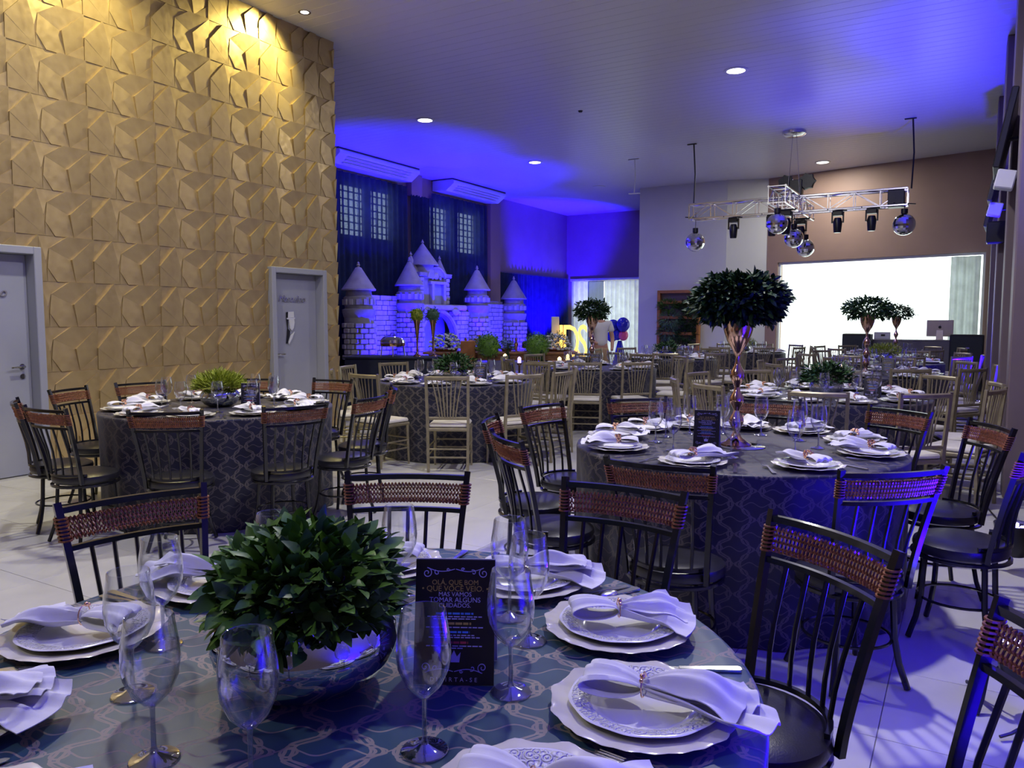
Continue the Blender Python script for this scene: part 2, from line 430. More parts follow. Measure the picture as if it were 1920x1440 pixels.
# relief panels: facets are planes h(u,v) over convex polygons
PWID, PH = .72, .427
G_ = (.69, .5); J_ = (.75, 0)
FAC = [
    ([(0, .5), (.26, 1), (.35, .52), (.38, 0)], ((0, .5), .031, (.26, 1), .036, (.38, 0), .004)),
    ([(0, 0), (0, .5), (.38, 0)], ((0, .5), .029, (0, 0), .016, (.38, 0), .004)),
    ([(0, .5), (0, 1), (.26, 1)], ((0, .5), .004, (0, 1), .008, (.26, 1), .003)),
    ([(.26, 1), (.64, 1), (.41, .73), (.36, .45), (.35, .52)], ((.26, 1), .003, (.64, 1), .002, (.41, .73), .008)),
    ([(.41, .73), (.64, 1), (1, 1), G_], ((.41, .73), .016, (.64, 1), .034, G_, .006)),
    ([(.41, .73), G_, J_, (.5, 0), (.38, .30)], ((.41, .73), .015, G_, .006, J_, .005)),
    ([(.38, .30), (.5, 0), (.38, 0)], ((.38, .30), .012, (.5, 0), .003, (.38, 0), .005)),
    ([G_, (1, 1), (1, .32), J_], (G_, .036, (1, 1), .036, (1, .32), .004)),
    ([J_, (1, .32), (1, 0)], (J_, .004, (1, .32), .014, (1, 0), .007)),
]
def plane3(p1, h1, p2, h2, p3, h3):
    (x1, y1), (x2, y2), (x3, y3) = p1, p2, p3
    d = (x2-x1)*(y3-y1)-(x3-x1)*(y2-y1)
    a = ((h2-h1)*(y3-y1)-(h3-h1)*(y2-y1))/d; b = ((x2-x1)*(h3-h1)-(x3-x1)*(h2-h1))/d
    return lambda x, y: h1+a*(x-x1)+b*(y-y1)
def clip(poly, ax, val, keep_less):
    out = []
    for i in range(len(poly)):
        p, q = poly[i], poly[(i+1) % len(poly)]
        ip = (p[ax] <= val) == keep_less or p[ax] == val; iq = (q[ax] <= val) == keep_less or q[ax] == val
        if ip: out.append(p)
        if ip != iq and abs(q[ax]-p[ax]) > 1e-9:
            s_ = (val-p[ax])/(q[ax]-p[ax]); out.append((p[0]+s_*(q[0]-p[0]), p[1]+s_*(q[1]-p[1])))
    return out if len(out) > 2 else []
def panel_mesh(rects):
    """rects: kept rectangles of the panel in metres (y0,y1,z0,z1), local"""
    mb = MB()
    for (y0, y1, z0, z1) in rects:
        for poly, pl_ in FAC:
            h = plane3(*pl_)
            P = poly
            for ax, val, less in ((0, y0/PWID, False), (0, y1/PWID, True), (1, z0/PH, False), (1, z1/PH, True)):
                if P: P = clip(P, ax, val, less)
            if not P: continue
            n_ = len(P)
            top = [(max(.002, h(*p)), p[0]*PWID, p[1]*PH) for p in P]; bot = [(-.03, p[0]*PWID, p[1]*PH) for p in P]
            mb.add(top+bot, [tuple(range(n_))]+[(i, (i+1) % n_, (i+1) % n_+n_, i+n_) for i in range(n_)])
    return mb.mesh('relief_panel', M['gold_tile'], smooth=False, weld=False) if mb.v else None
full = panel_mesh([(0.001, PWID-.001, 0.001, PH-.001)])
c0 = 6.67 - 10*PWID; r0 = 1.385 - 4*PH
for ci in range(-4, 13):
    for ri in range(0, 14):
        y, z = c0+ci*PWID, r0+ri*PH
        y0, y1, z0, z1 = max(y, FY), min(y+PWID, GY-.002), max(z, 0), min(z+PH, CH)
        if y1-y0 < .01 or z1-z0 < .01 or y1 < 1.0: continue
        rects = [(y0, y1, z0, z1)]
        for (a, b, c, d) in DOORS:
            a, b, d = a-.002, b+.002, d+.002; nr = []
            for (p, q, s_, t_) in rects:
                if q <= a or p >= b or s_ >= d: nr.append((p, q, s_, t_)); continue
                if p < a: nr.append((p, a, s_, t_))
                if q > b: nr.append((b, q, s_, t_))
                if t_ > d: nr.append((max(p, a), min(q, b), d, t_))
            rects = nr
        rects = [r_ for r_ in rects if r_[1]-r_[0] > .004 and r_[3]-r_[2] > .004]
        if not rects: continue
        if len(rects) == 1 and abs(y1-y0-PWID) < 1e-6 and abs(z1-z0-PH) < 1e-6 and rects[0] == (y0, y1, z0, z1): me = full
        else: me = panel_mesh([(p-y+.001, q-y-.001, s_-z+.001, t_-z-.001) for p, q, s_, t_ in rects])
        if me: obj('relief_panel', me, gw, T(GX-.035, y, z))
def text_mesh(s_, size, mat_, ext=.002, shear=0, align='CENTER', space=1):
    cu = bpy.data.curves.new('lettering', 'FONT'); cu.body = s_; cu.size = size; cu.extrude = ext; cu.shear = shear
    cu.align_x = align; cu.align_y = 'CENTER'; cu.space_character = space; cu.resolution_u = 3
    o = bpy.data.objects.new('lettering', cu); COL.objects.link(o)
    bpy.context.view_layer.update()
    me = bpy.data.meshes.new_from_object(o.evaluated_get(bpy.context.evaluated_depsgraph_get()))
    bpy.data.objects.remove(o); bpy.data.curves.remove(cu)
    me.materials.clear(); me.materials.append(mat_); return me
# matrix that lays XY text on a wall facing +X: local x -> world -? (reader looks toward -X: right hand = +Y)
WALLTXT = Matrix(((0, 0, 1, 0), (1, 0, 0, 0), (0, 1, 0, 0), (0, 0, 0, 1)))
for k, (a, b, c, d) in enumerate(DOORS):
    dr = thing('door_%d' % (k+1), ['grey restroom door at the left edge beside the gold wall', 'grey restroom door with top-hat figure in the gold wall'][k], 'door', (GX, a, 0))
    del dr['category']; struct(dr)
    W_ = b-a
    fm = MB()
    for (p, q, s_, t_) in ((0, .07, 0, d), (W_-.07, W_, 0, d), (.07, W_-.07, d-.07, d)):
        fm.bbox((-.16, p, s_), (.045, q, t_), .006)
    fm.build('door_frame', M['frame'], dr, smooth=False)
    lf = MB().bbox((-.15, .072, .008), (-.10, W_-.072, d-.072), .003).build('door_leaf', M['grey_door'], dr, smooth=False)
    struct(MB().box((GX-.3, a-.1, 0), (GX-.2, b+.1, d+.2)).build('wall_backing', M['plaster_dark'], smooth=False))
    hy = W_-.15 if k == 0 else .15
    sg = -1 if k == 0 else 1
    hd = MB().tube([(-.10, hy, 1.02), (-.05, hy, 1.02), (-.045, hy+sg*.02, 1.02), (-.045, hy+sg*.12, 1.015)], .010, 8)
    hd.lathe([(0, 0), (.026, 0), (.026, .008), (0, .008)], 14, M=T(-.10, hy, 1.02) @ RY(R(90)))
    hd.build('handle', M['chrome'], lf)
    if k == 0: MB().lathe([(0, 0), (.024, 0), (.024, .008), (0, .008)], 14, M=T(-.10, hy, .93) @ RY(R(90))).build('lock_plate', M['chrome'], lf)
    tx = text_mesh(['Feminino', 'Masculino'][k], .12, M['silver_letter'], .006, .35, space=.95)
    obj('lettering', tx, lf, T(-.092, [W_-.47, W_/2-.03][k], [1.70, 1.72][k]) @ WALLTXT)
    if k == 1:
        mb = MB()
        Q = T(-.100, W_/2-.06, 1.36) @ RZ(R(90))
        hat = [(-.055, .12), (.05, .125), (.046, .20), (-.05, .195)]; brim = [(-.075, .10), (.065, .105), (.065, .122), (-.075, .118)]
        face = [(-.035, .10), (.05, .105), (.058, .06), (.04, -.01), (.01, -.045), (-.02, -.02)]
        lapel = [(.045, -.07), (.055, -.06), (.012, -.14), (-.045, -.22), (-.052, -.19), (-.015, -.11)]
        for pg in (hat, brim, face, lapel): mb.prism(pg, -.022, -.006, Q)
        mb.build('top_hat_figure', M['white_plastic'], lf, smooth=False)
        mb = MB().prism([(-.05, .10), (-.05, .195), (-.075, .19), (-.075, .10), (-.06, -.02), (-.02, -.05), (-.03, -.11), (-.07, -.21), (-.085, -.21), (-.07, -.10)], -.020, -.006, Q)
        mb.build('figure_shadow', M['black_plastic'], lf, smooth=False)
# window wall, back wall, white block, angled wall, brown window wall, right wall, rear wall
WINS = [(13.35, 14.28, 3.38, 4.60), (14.40, 15.25, 3.38, 4.60), (16.75, 17.72, 3.32, 4.52), (18.05, 19.12, 3.32, 4.52)]
ww = wall_holes('wall_windows', 'Y', WX, -.2, GY-.4, BY, 0, CH, WINS, M['brown_wall'], 'brown window wall behind the castle')
for k, (a, b, c, d) in enumerate(WINS):
    wn = thing('window_%d' % (k+1), 'small-paned high window glowing through the blue curtain', 'window', (WX-.1, a, c)); del wn['category']; struct(wn)
    W_, H_ = b-a, d-c
    fm = MB()
    for q in ((0, 0, .05, H_), (W_-.05, 0, W_, H_), (.05, 0, W_-.05, .05), (.05, H_-.05, W_-.05, H_)): fm.box((-.03, q[0], q[1]), (.03, q[2], q[3]))
    fm.build('window_frame', M['black_plastic'], wn, smooth=False)
    for i in range(1, 5): MB().box((-.018, W_*i/5-.014, .05), (.018, W_*i/5+.014, H_-.05)).build('glazing_bar', M['black_plastic'], wn, smooth=False)
    for i in range(1, 7): MB().box((-.014, .05, H_*i/7-.014), (.014, W_-.05, H_*i/7+.014)).build('glazing_bar', M['black_plastic'], wn, smooth=False)
    MB().box((-.004, .05, .05), (.004, W_-.05, H_-.05)).build('pane', M['pane'], wn, smooth=False)
wall_holes('wall_back', 'X', BY, .2, WX-.2, -5.0, 0, CH, [(-12.1, -9.6, .05, 2.80)], M['brown_wall'], 'brown back wall above the white curtains')
struct(MB().box((-8.08, 20.82, 0), (-5.61, BY, CH)).build('wall_block', M['white_wall'], smooth=False), 'white projecting wall block behind the plant shelf')
struct(MB().prism([(0, 0), (1.05, 0), (1.05, CH), (0, CH)], 0, .15, T(-5.61, 20.83, 0) @ RZ(R(17))).build('wall_angled', M['white_wall'], smooth=False), 'pale angled wall strip beside the bright window')
BW0 = Vector((-4.62, 21.12, 0)); BW1 = Vector((RX_+.1, 19.9, 0)); bl = (BW1-BW0).length; ba = math.atan2(BW1.y-BW0.y, BW1.x-BW0.x)
MW = T(*BW0) @ RZ(ba)
o = wall_holes('wall_far', 'X', 0, .2, 0, bl, 0, CH, [(.30, bl-.30, .08, 2.95)], M['brown_wall'], 'brown wall above the blown-out window'); o.matrix_world = MW
wn = thing('window_5', 'wide blown-out white window behind the speakers', 'window'); del wn['category']; struct(wn); wn.matrix_world = MW
fm = MB()
for q in ((.30, .08, .36, 2.95), (bl-.36, .08, bl-.30, 2.95), (.36, .08, bl-.36, .14), (.36, 2.89, bl-.36, 2.95)): fm.box((q[0], .05, q[1]), (q[2], .11, q[3]))
fm.build('window_frame', M['white_plastic'], wn, smooth=False)
for i in range(4):
    x0 = .36+i*(bl-.72)/4
    MB().box((x0+.005, .07, .145), (x0+(bl-.72)/4-.005, .08, 2.885)).build('pane', M['pane'], wn, smooth=False)
wall_holes('wall_right', 'Y', RX_, .2, FY, 20.3, 0, CH, [], M['taupe_wall'], 'dark taupe right-hand wall lit blue')
struct(MB().box((WX-.2, FY-.2, 0), (RX_+.2, FY, CH)).build('wall_front', M['taupe_wall'], smooth=False))
for k, (y, d) in enumerate(((7.35, .40), (9.3, .45), (12.2, .45), (15.4, .45))):
    struct(MB().bbox((RX_-.19, y, 0), (RX_+.02, y+d, CH), .012).build('trim_%d' % (k+1), M['taupe_wall'], smooth=False), 'taupe wall pillar')
struct(MB().bbox((WX-.02, 19.45, 0), (WX+.22, 20.0, CH), .01).build('trim_5', M['brown_wall'], smooth=False), 'brown pilaster between blue curtains')
struct(MB().bbox((WX-.02, 15.75, 4.6), (WX+.18, 16.2, CH), .01).build('trim_6', M['brown_wall'], smooth=False), 'brown pilaster between the two air conditioners')
struct(MB().bbox((-12.2, BY-.12, 2.82), (-9.3, BY-.02, 2.90), .01).build('trim_7', M['white_plastic'], smooth=False), 'white curtain rail on the back wall')
struct(MB().box((WX+.001, 20.02, 2.9), (WX+.05, BY, 2.95)).build('trim_8', M['taupe_wall'], smooth=False), 'low ledge over the blue curtain')
# curtains
def curtain(name, axis, pos, u0, u1, z0, z1, m_, label, wave=.21, amp=.060, seed=1, full=1.0):
    rr_ = random.Random(seed); ph = [rr_.uniform(0, 6) for _ in range(4)]
    nn = int((u1-u0)/.022)
    def fn(s_, t_):
        u = u0+(u1-u0)*s_; z = z0+(z1-z0)*t_
        loose = 1-.45*t_
        d = amp*loose*(math.sin(2*math.pi*u/wave+ph[0]+.8*math.sin(u*2.1+ph[1]))+.45*math.sin(2*math.pi*u/(wave*2.7)+ph[2]+t_*.8))
        return (pos+d, u, z) if axis == 'Y' else (u, pos+d, z)
    mb = MB().grid(fn, nn, 8)
    return tag(mb.build(name, m_, smooth=True, angle=80), label, 'curtain')
curtain('blue_curtain', 'Y', WX+.13, 12.0, 15.66, .02, 4.80, M['curtain_blue'], 'blue curtain glowing under the left air conditioner', seed=2)
curtain('blue_curtain', 'Y', WX+.13, 16.70, 19.42, .02, 4.78, M['curtain_blue'], 'blue curtain glowing under the right air conditioner', seed=3)
curtain('blue_curtain', 'Y', WX+.17, 15.70, 16.66, .02, 4.62, M['curtain_blue'], 'gathered dark blue drape behind the tallest castle spire', wave=.11, amp=.07, seed=4)
curtain('blue_curtain', 'Y', WX+.13, 20.02, 24.8, .02, 2.9, M['curtain_blue'], 'low blue curtain right of the castle', wave=.2, seed=5)
curtain('sheer_curtain', 'X', BY-.18, -10.85, -9.45, .02, 2.80, M['curtain_sheer'], 'white sheer curtain beside the balloons', wave=.17, seed=6)
curtain('sheer_curtain', 'X', BY-.18, -12.1, -11.45, .02, 2.80, M['curtain_sheer'], 'narrow white sheer curtain behind the small topiary', wave=.2, seed=7)
curtain('blue_curtain', 'X', BY-.22, -11.46, -10.84, .02, 2.80, M['curtain_blue'], 'narrow blue curtain between the white sheers', wave=.14, seed=8)
curtain('sheer_curtain', 'X', 19.78, -.35, .22, .02, 2.85, M['curtain_sheer'], 'pale sheer curtain at the right end of the bright window', wave=.14, seed=9)

# ------------------------------------------------------------------ black iron chair
def arc_back(z, half, y, bulge, n=10):
    return [(half*(2*i/n-1), y+bulge*(1-(2*i/n-1)**2), z) for i in range(n+1)]
BC = Proto('iron_chair', 'chair')
def post_pt(s_, t_):          # s_ = side, t_ 0 seat .. 1 top
    return Vector((s_*(.168+.047*t_**1.3), .135+.115*t_**1.25, .405+.505*t_))
prof = [(0, 0), (.175, 0), (.196, .012), (.203, .032), (.198, .052), (.17, .066), (.10, .072), (0, .074)]
BC.part('seat', MB().lathe(prof, 32, c=(0, 0, .395), mod=lambda th, r, z: (r*(1+.03*math.cos(2*th)), z)).mesh('seat', M['leather']))
BC.part('seat_ring', MB().tube([(.195*math.cos(a*math.pi/14), .195*math.sin(a*math.pi/14), .388) for a in range(28)], .011, 6, closed=True).mesh('seat_ring', M['black_iron']))
for s_ in (-1, 1):
    BC.part('back_post', MB().tube([post_pt(s_, i/10) for i in range(11)], .0145, 4).mesh('back_post', M['black_iron'], angle=30))
def rail(t_, r_):
    p = post_pt(1, t_)
    return MB().tube(arc_back(p.z, p.x, p.y, .034), r_, 4).mesh('back_rail', M['black_iron'], angle=30)
BC.part('top_rail', rail(.955, .013)); BC.part('lower_rail', rail(.735, .011))
a_ = [math.pi*(.16+.68*i/12) for i in range(13)]
BC.part('base_rail', MB().tube([(.19*math.cos(a), .19*math.sin(a)+.005, .462) for a in a_], .010, 4).mesh('base_rail', M['black_iron'], angle=30))
p1 = post_pt(1, .735)
for i in range(5):
    q = (i+1)/6*2-1
    th = math.pi/2-q*.95
    A_ = Vector((.19*math.cos(th), .19*math.sin(th)+.005, .462)); B_ = Vector((q*p1.x, p1.y+.034*(1-q*q), p1.z))
    mid = (A_+B_)/2+Vector((0, -.012, 0))
    BC.part('spindle', MB().tube([A_, A_.lerp(mid, .5)+Vector((0, -.004, 0)), mid, mid.lerp(B_, .5), B_], .0072, 5).mesh('spindle', M['black_iron']))
# woven rattan band between the posts
def band_pt(q, w_):           # q -1..1 along, w_ -1..1 across
    t_ = .845+.055*w_; p = post_pt(1, t_)
    return Vector((q*p.x, p.y+.034*(1-q*q), p.z))
mb = MB(); NS = 34
for e in (-1, 1):
    pts = []
    for i in range(NS*5+1):
        q = -1+2*i/(NS*5); c = band_pt(q, e); a = 2*math.pi*i/5
        pts.append(c+Vector((0, .0055*math.cos(a), .0055*math.sin(a))))
    mb.tube(pts, .0034, 4)
for row in (-1, 0, 1):
    for i in range(NS):
        for d in (-1, 1):
            q0 = -1+2*(i+.5)/NS; q1 = q0+d*1.0/NS
            w0, w1 = (row-.5)*.62, (row+.5)*.62
            a, b = band_pt(q0, w0), band_pt(q1, w1); m_ = (a+b)/2+Vector((0, .004*d, 0))
            mb.tube([a, m_, b], .0031, 4, cap=False)
for s_ in (-1, 1):
    for i in range(7):
        c = post_pt(s_, .785+.021*i)
        mb.tube([c+Vector((  .0172*math.cos(a*math.pi/5), .0172*math.sin(a*math.pi/5), 0)) for a in range(10)], .0034, 4, closed=True)
BC.part('rattan_band', mb.mesh('rattan_band', M['rattan']), label='woven brown rattan band')
for i in range(4):
    a = math.pi/4+i*math.pi/2; ca, sa = math.cos(a), math.sin(a)
    pts = [(ca*r_, sa*r_, z) for r_, z in ((.165, .40), (.172, .30), (.178, .20), (.198, .10), (.232, .004))]
    BC.part('leg', MB().tube(pts, .0125, 6).mesh('leg', M['black_iron']))
BC.part('hoop', MB().tube([(.168*math.cos(a*math.pi/14), .168*math.sin(a*math.pi/14), .185) for a in range(28)], .0065, 5, closed=True).mesh('hoop', M['black_iron']))
# ------------------------------------------------------------------ gilded fan-back chair
GC = Proto('gilt_chair', 'chair')
mb = MB().bbox((-.19, -.195, .425), (.19, .185, .470), .016)
GC.part('cushion', mb.mesh('cushion', M['cushion'], angle=40))
GC.part('seat_frame', MB().bbox((-.195, -.20, .395), (.195, .20, .427), .008).mesh('seat_frame', M['gold_wood'], smooth=False))
for s_ in (-1, 1):
    def rp(t_): return Vector((s_*(.188+.012*t_), .185+.028*abs(t_-.45)*1.2+.055*max(0, t_-.45), .002+.928*t_))
    GC.part('back_post', MB().tube([rp(i/10) for i in range(11)], .0185, 4, flat=(1, .85)).mesh('back_post', M['gold_wood'], angle=30))
    GC.part('front_leg', MB().tube([(s_*.178, -.178, .40), (s_*.180, -.182, .20), (s_*.183, -.19, .002)], [.015, .014, .011], 8).mesh('front_leg', M['gold_wood']))
def brail(z, y, r_, bulge, half=.195): return MB().tube(arc_back(z, half, y, bulge, 8), r_, 6, flat=(.75, 1.25)).mesh('back_rail', M['gold_wood'])
GC.part('top_rail', brail(.905, .235, .016, .028)); GC.part('lower_rail', brail(.520, .193, .012, .006))
for i in range(7):
    q = i/3-1
    GC.part('spindle', MB().tube([(q*.075, .196+.006*(1-q*q*.2), .522), (q*.105, .213+.02*(1-q*q), .72), (q*.142, .236+.028*(1-q*q*.5), .90)], [.0062, .0075, .0055], 5).mesh('spindle', M['gold_wood']))
for z in (.165, .245):
    for (x0, y0, x1, y1, dz) in ((-.18, -.183, .18, -.183, .02), (-.19, .197, .19, .197, -.02), (-.185, -.18, -.19, .195, 0), (.185, -.18, .19, .195, 0)):
        GC.part('stretcher', MB().tube([(x0, y0, z+dz), (x1, y1, z+dz)], .0085, 6).mesh('stretcher', M['gold_wood']))

# ------------------------------------------------------------------ tableware
TZ = .780
gp_bowl = [(.0045, .088), (.012, .094), (.028, .112), (.039, .138), (.0415, .160), (.039, .188), (.034, .215), (.0325, .227), (.0338, .2278), (.0352, .2255), (.0365, .215), (.0410, .188), (.0430, .160), (.0405, .136), (.029, .109), (.012, .090), (.0045, .0855)]
WG = Proto('wine_glass', 'wine glass')
WG.part('bowl', MB().lathe(gp_bowl, 32).mesh('bowl', M['glass']))
WG.part('stem', MB().lathe([(0, .012), (.0068, .013), (.0040, .022), (.0036, .060), (.0042, .082), (.0052, .0875), (0, .090)], 14).mesh('stem', M['glass_stem']))
WG.part('foot', MB().lathe([(0, .001), (.036, .001), (.0372, .0022), (.036, .0035), (.018, .0065), (.0065, .013), (0, .014)], 32).mesh('foot', M['glass_stem']))
def scallop(th, r, z):
    k = max(0, (r-.11)/.06)
    w_ = .5+.5*math.cos(12*th); w2 = .5+.5*math.cos(24*th)
    return (r*(1+k*(.040*w_+.018*w2-.03)), z+k*.0045*w_)
CHG = MB().lathe([(0, 0), (.085, 0), (.10, .004), (.13, .012), (.166, .017), (.169, .0195), (.165, .0205), (.13, .016), (.10, .0085), (.088, .006), (0, .006)], 96, mod=scallop).mesh('charger_plate', M['ivory'])
def wavy(th, r, z):
    k = max(0, (r-.10)/.033)
    return (r*(1+.010*k*math.cos(10*th)), z)
PLT = MB().lathe([(0, 0), (.075, 0), (.090, .004), (.105, .014), (.131, .0195), (.1335, .0215), (.131, .0228), (.118, .0215), (.098, .0165), (.088, .0075), (.07, .0045), (0, .0045)], 80, mod=wavy).mesh('dinner_plate', M['porcelain'])
def napkin_mesh(seed, tail=.20, fan=.075, layers=3, peak=.03):
    r_ = random.Random(seed); mb = MB()
    for k in range(layers):
        an = [-.22, .20, -.02, .12][k]+r_.uniform(-.08, .08); L_ = tail*(1-.10*k)+r_.uniform(-.01, .015)
        ph = r_.uniform(0, 6); p_ = 2.2+r_.uniform(-.3, .9); z0 = .006+.011*k; W_ = fan*(1-.13*k)
        def fn(s_, t2, an=an, L_=L_, ph=ph, p_=p_, z0=z0, W_=W_, k=k):
            t_ = 2*t2-1
            ww_ = .013+(W_-.013)*s_**.75
            x = s_*L_*(1-.10*t_*t_*s_); y = t_*ww_
            A_ = .010*(1-.35*s_)*(1-.2*k)
            z = .013*(1-s_)+z0*min(1, .4+s_)+A_*math.cos(p_*math.pi*t_+ph+1.4*s_)+peak*(k/2)*math.sin(math.pi*min(1, s_*1.15))*(1-.6*t_*t_)*math.exp(-2.5*(t_-.25)**2)
            z += .006*math.sin(9*s_+ph)*s_ + .016*s_*s_*math.sin(ph)*t_
            z = max(z, .002+.003*k)
            c, s2 = math.cos(an*s_), math.sin(an*s_)
            return (x*c-y*s2, x*s2+y*c, z)
        mb.grid(fn, 22, 18)
    ph = r_.uniform(0, 6)
    def loop(s_, t2):
        t_ = 2*t2-1; th = 2*math.pi*s_*.97
        wv_ = .012+.034*math.sin(th/2)**1.2
        x = -.052*(1-math.cos(th)); z = .017+.016*math.sin(th)+.006*math.sin(th/2)*math.cos(2.4*math.pi*t_+ph)
        return (x, t_*wv_+.008*math.sin(th/2)*math.sin(ph), max(.003, z+.010*(1-t_*t_)*math.sin(th/2)))
    mb.grid(loop, 24, 10)
    return mb.mesh('napkin', M['linen'], angle=60, solid=.0016)
NAPS = [napkin_mesh(3), napkin_mesh(11, .19, .085, 3, .045), napkin_mesh(23, .21, .065, 3, .03), napkin_mesh(31, .17, .075, 2, .04)]
def torus(mb, R1, r1, n1=20, n2=6, M_=None):
    pts = [Vector((0, R1*math.cos(2*math.pi*i/n1), R1*math.sin(2*math.pi*i/n1))) for i in range(n1)]
    if M_ is not None: pts = [M_ @ p for p in pts]
    return mb.tube(pts, r1, n2, closed=True)
mb = torus(MB(), .0205, .0013, M_=T(0, 0, .021)); mb.ball((0, -.010, .040), .0052, 10); mb.ball((0, -.019, .036), .0038, 8)
RING_THIN = mb.mesh('napkin_ring', M['ring_gold'])
mb = MB(); rr_ = random.Random(5)
for i in range(26):
    a = 2*math.pi*i/13+.2*(i//13); mb.ball((rr_.uniform(-.012, .012), .020*math.cos(a), .027+.020*math.sin(a)), rr_.uniform(.0045, .007), 6)
RING_BEAD = mb.mesh('napkin_ring', M['ring_gold'])
# cutlery lies along +x, handle end at -x
mb = MB(); hp = [(-.10, .0075), (-.095, .0095), (-.06, .0075), (-.01, .0045), (.02, .004)]
def strip(mb, pts, zf, th=.0022):
    vs = []
    for x, h in pts: vs += [(x, -h, zf(x)), (x, h, zf(x)), (x, h, zf(x)+th), (x, -h, zf(x)+th)]
    fs = [(0, 1, 2, 3), tuple(len(vs)-4+i for i in (3, 2, 1, 0))]
    for i in range(len(pts)-1):
        for j in range(4): fs.append((4*i+j, 4*i+4+j, 4*i+4+(j+1) % 4, 4*i+(j+1) % 4))
    mb.add(vs, fs)
zf = lambda x: .003+.010*math.exp(-((x-.0)/.05)**2)*.6+.006*max(0, x/.09)
FORK = Proto('fork', 'fork')
strip(mb, hp, zf); FORK.part('handle', mb.mesh('handle', M['steel'], angle=50))
mb = MB(); strip(mb, [(.02, .004), (.032, .010), (.045, .0125), (.055, .0125)], zf); FORK.part('neck', mb.mesh('neck', M['steel'], angle=50))
for i in range(4):
    mb = MB(); y = -.0105+.007*i; mb.tube([(.053, y, zf(.053)+.001), (.075, y, zf(.075)+.001), (.098, y, zf(.09)+.001)], [.0019, .0018, .001], 5)
    FORK.part('tine', mb.mesh('tine', M['steel']))
KNIFE = Proto('knife', 'knife')
mb = MB(); strip(mb, [(-.11, .006), (-.105, .009), (-.06, .0075), (0, .0055), (.008, .006)], lambda x: .001, .005); KNIFE.part('handle', mb.mesh('handle', M['steel'], angle=50))
mb = MB(); strip(mb, [(.008, .006), (.03, .0095), (.09, .010), (.11, .006), (.116, .001)], lambda x: .003, .0012); KNIFE.part('blade', mb.mesh('blade', M['steel'], angle=50))
SPOON = Proto('spoon', 'spoon')
mb = MB(); strip(mb, hp+[(.035, .0035)], zf); SPOON.part('handle', mb.mesh('handle', M['steel'], angle=50))
SPOON.part('bowl', MB().ball((.062, 0, .011), .03, 14, (1, .66, .22)).mesh('bowl', M['steel']))
# menu card: a tent of two boards, lettering on the dark front; front faces -y
def spiral(mb, cx, cz, r0, turns, d, sy, y=0, n=26, w_=.0009, a0=0):
    pts = []
    for i in range(n+1):
        a = a0+d*turns*2*math.pi*i/n; r_ = r0*(1-.85*i/n)
        pts.append((cx+r_*math.cos(a), y, cz+sy*r_*math.sin(a)))
    mb.tube(pts, w_, 4)
CW, CHT = .132, .200
MC = Proto('menu_card', 'menu card'); TLT = RX(R(-13))
FB_SUBS = []
MC.part('front_board', MB().bbox((-CW/2, 0, 0), (CW/2, .0022, CHT), .0006).mesh('front_board', M['card_black'], smooth=False), TLT, FB_SUBS)
MC.part('back_board', MB().bbox((-CW/2, 0, 0), (CW/2, .0018, CHT), .0006).mesh('back_board', M['card_back'], smooth=False), T(0, .094, 0) @ RX(R(13)))
sp_ = MB()
for sy, zc in ((1, CHT-.020), (-1, .026)):
    for d in (-1, 1):
        spiral(sp_, d*.047, zc-.002*sy, .0085, 1.4, d, sy, -.0012, a0=math.pi/2)
        spiral(sp_, d*.030, zc-.001*sy, .005, .8, -d, sy, -.0012, a0=math.pi*.7)
        spiral(sp_, d*.012, zc+.004*sy, .003, 1.2, d, sy, -.0012)
        sp_.tube([(d*(.047-.046*i/10), -.0012, zc+sy*(.0065-.008*math.sin(i/10*math.pi)*.6-.002*i/10)) for i in range(11)], .0008, 4)
FB_SUBS.append(('scroll_ornament', sp_.mesh('scroll_ornament', M['ink_lilac']), Matrix()))
TX = Matrix(((1, 0, 0, 0), (0, 0, -1, -.0006), (0, 1, 0, 0), (0, 0, 0, 1)))   # XY text to XZ, facing -y
def line(s_, size, m_, z, x=0, space=1): FB_SUBS.append(('lettering', text_mesh(s_, size, M[m_], .0003, space=space), T(x, 0, z) @ TX))
line('OLÁ, QUE BOM', .0112, 'ink_gold', .1625); line('• QUE VOCÊ VEIO. •', .0125, 'ink_gold', .1525)
line('MAS VAMOS', .0100, 'ink_lilac', .1435); line('TOMAR ALGUNS', .0112, 'ink_lilac', .1345); line('CUIDADOS.', .0100, 'ink_lilac', .1258)
line('DIVIRTA-SE', .0095, 'ink_white', .0085, space=1.7)
rr_ = random.Random(9)
for (z, wd, h_, m_) in ((.113, .062, .0030, 'ink_blue'), (.108, .090, .0016, 'ink_lilac'), (.1045, .070, .0016, 'ink_lilac'), (.097, .055, .0036, 'ink_gold'), (.091, .094, .0016, 'ink_lilac'), (.0835, .050, .0030, 'ink_blue'), (.0785, .066, .0016, 'ink_lilac'), (.075, .084, .0016, 'ink_lilac'), (.067, .046, .0034, 'ink_red'), (.0615, .092, .0016, 'ink_lilac'), (.058, .03, .0016, 'ink_lilac')):
    mb = MB(); x = -wd/2
    while x < wd/2:
        l_ = rr_.uniform(.004, .011)*(1+h_*60); mb.box((x, -.0012, z-h_/2), (min(x+l_, wd/2), -.0004, z+h_/2)); x += l_+.0018
    FB_SUBS.append(('fine_print', mb.mesh('fine_print', M[m_], smooth=False), Matrix()))
mb = MB().prism([(-.009, .036), (.009, .036), (.011, .052), (.005, .045), (0, .055), (-.005, .045), (-.011, .052)], -.0012, -.0004)
FB_SUBS.append(('crown_mark', mb.mesh('crown_mark', M['ink_lilac'], smooth=False), Matrix()))

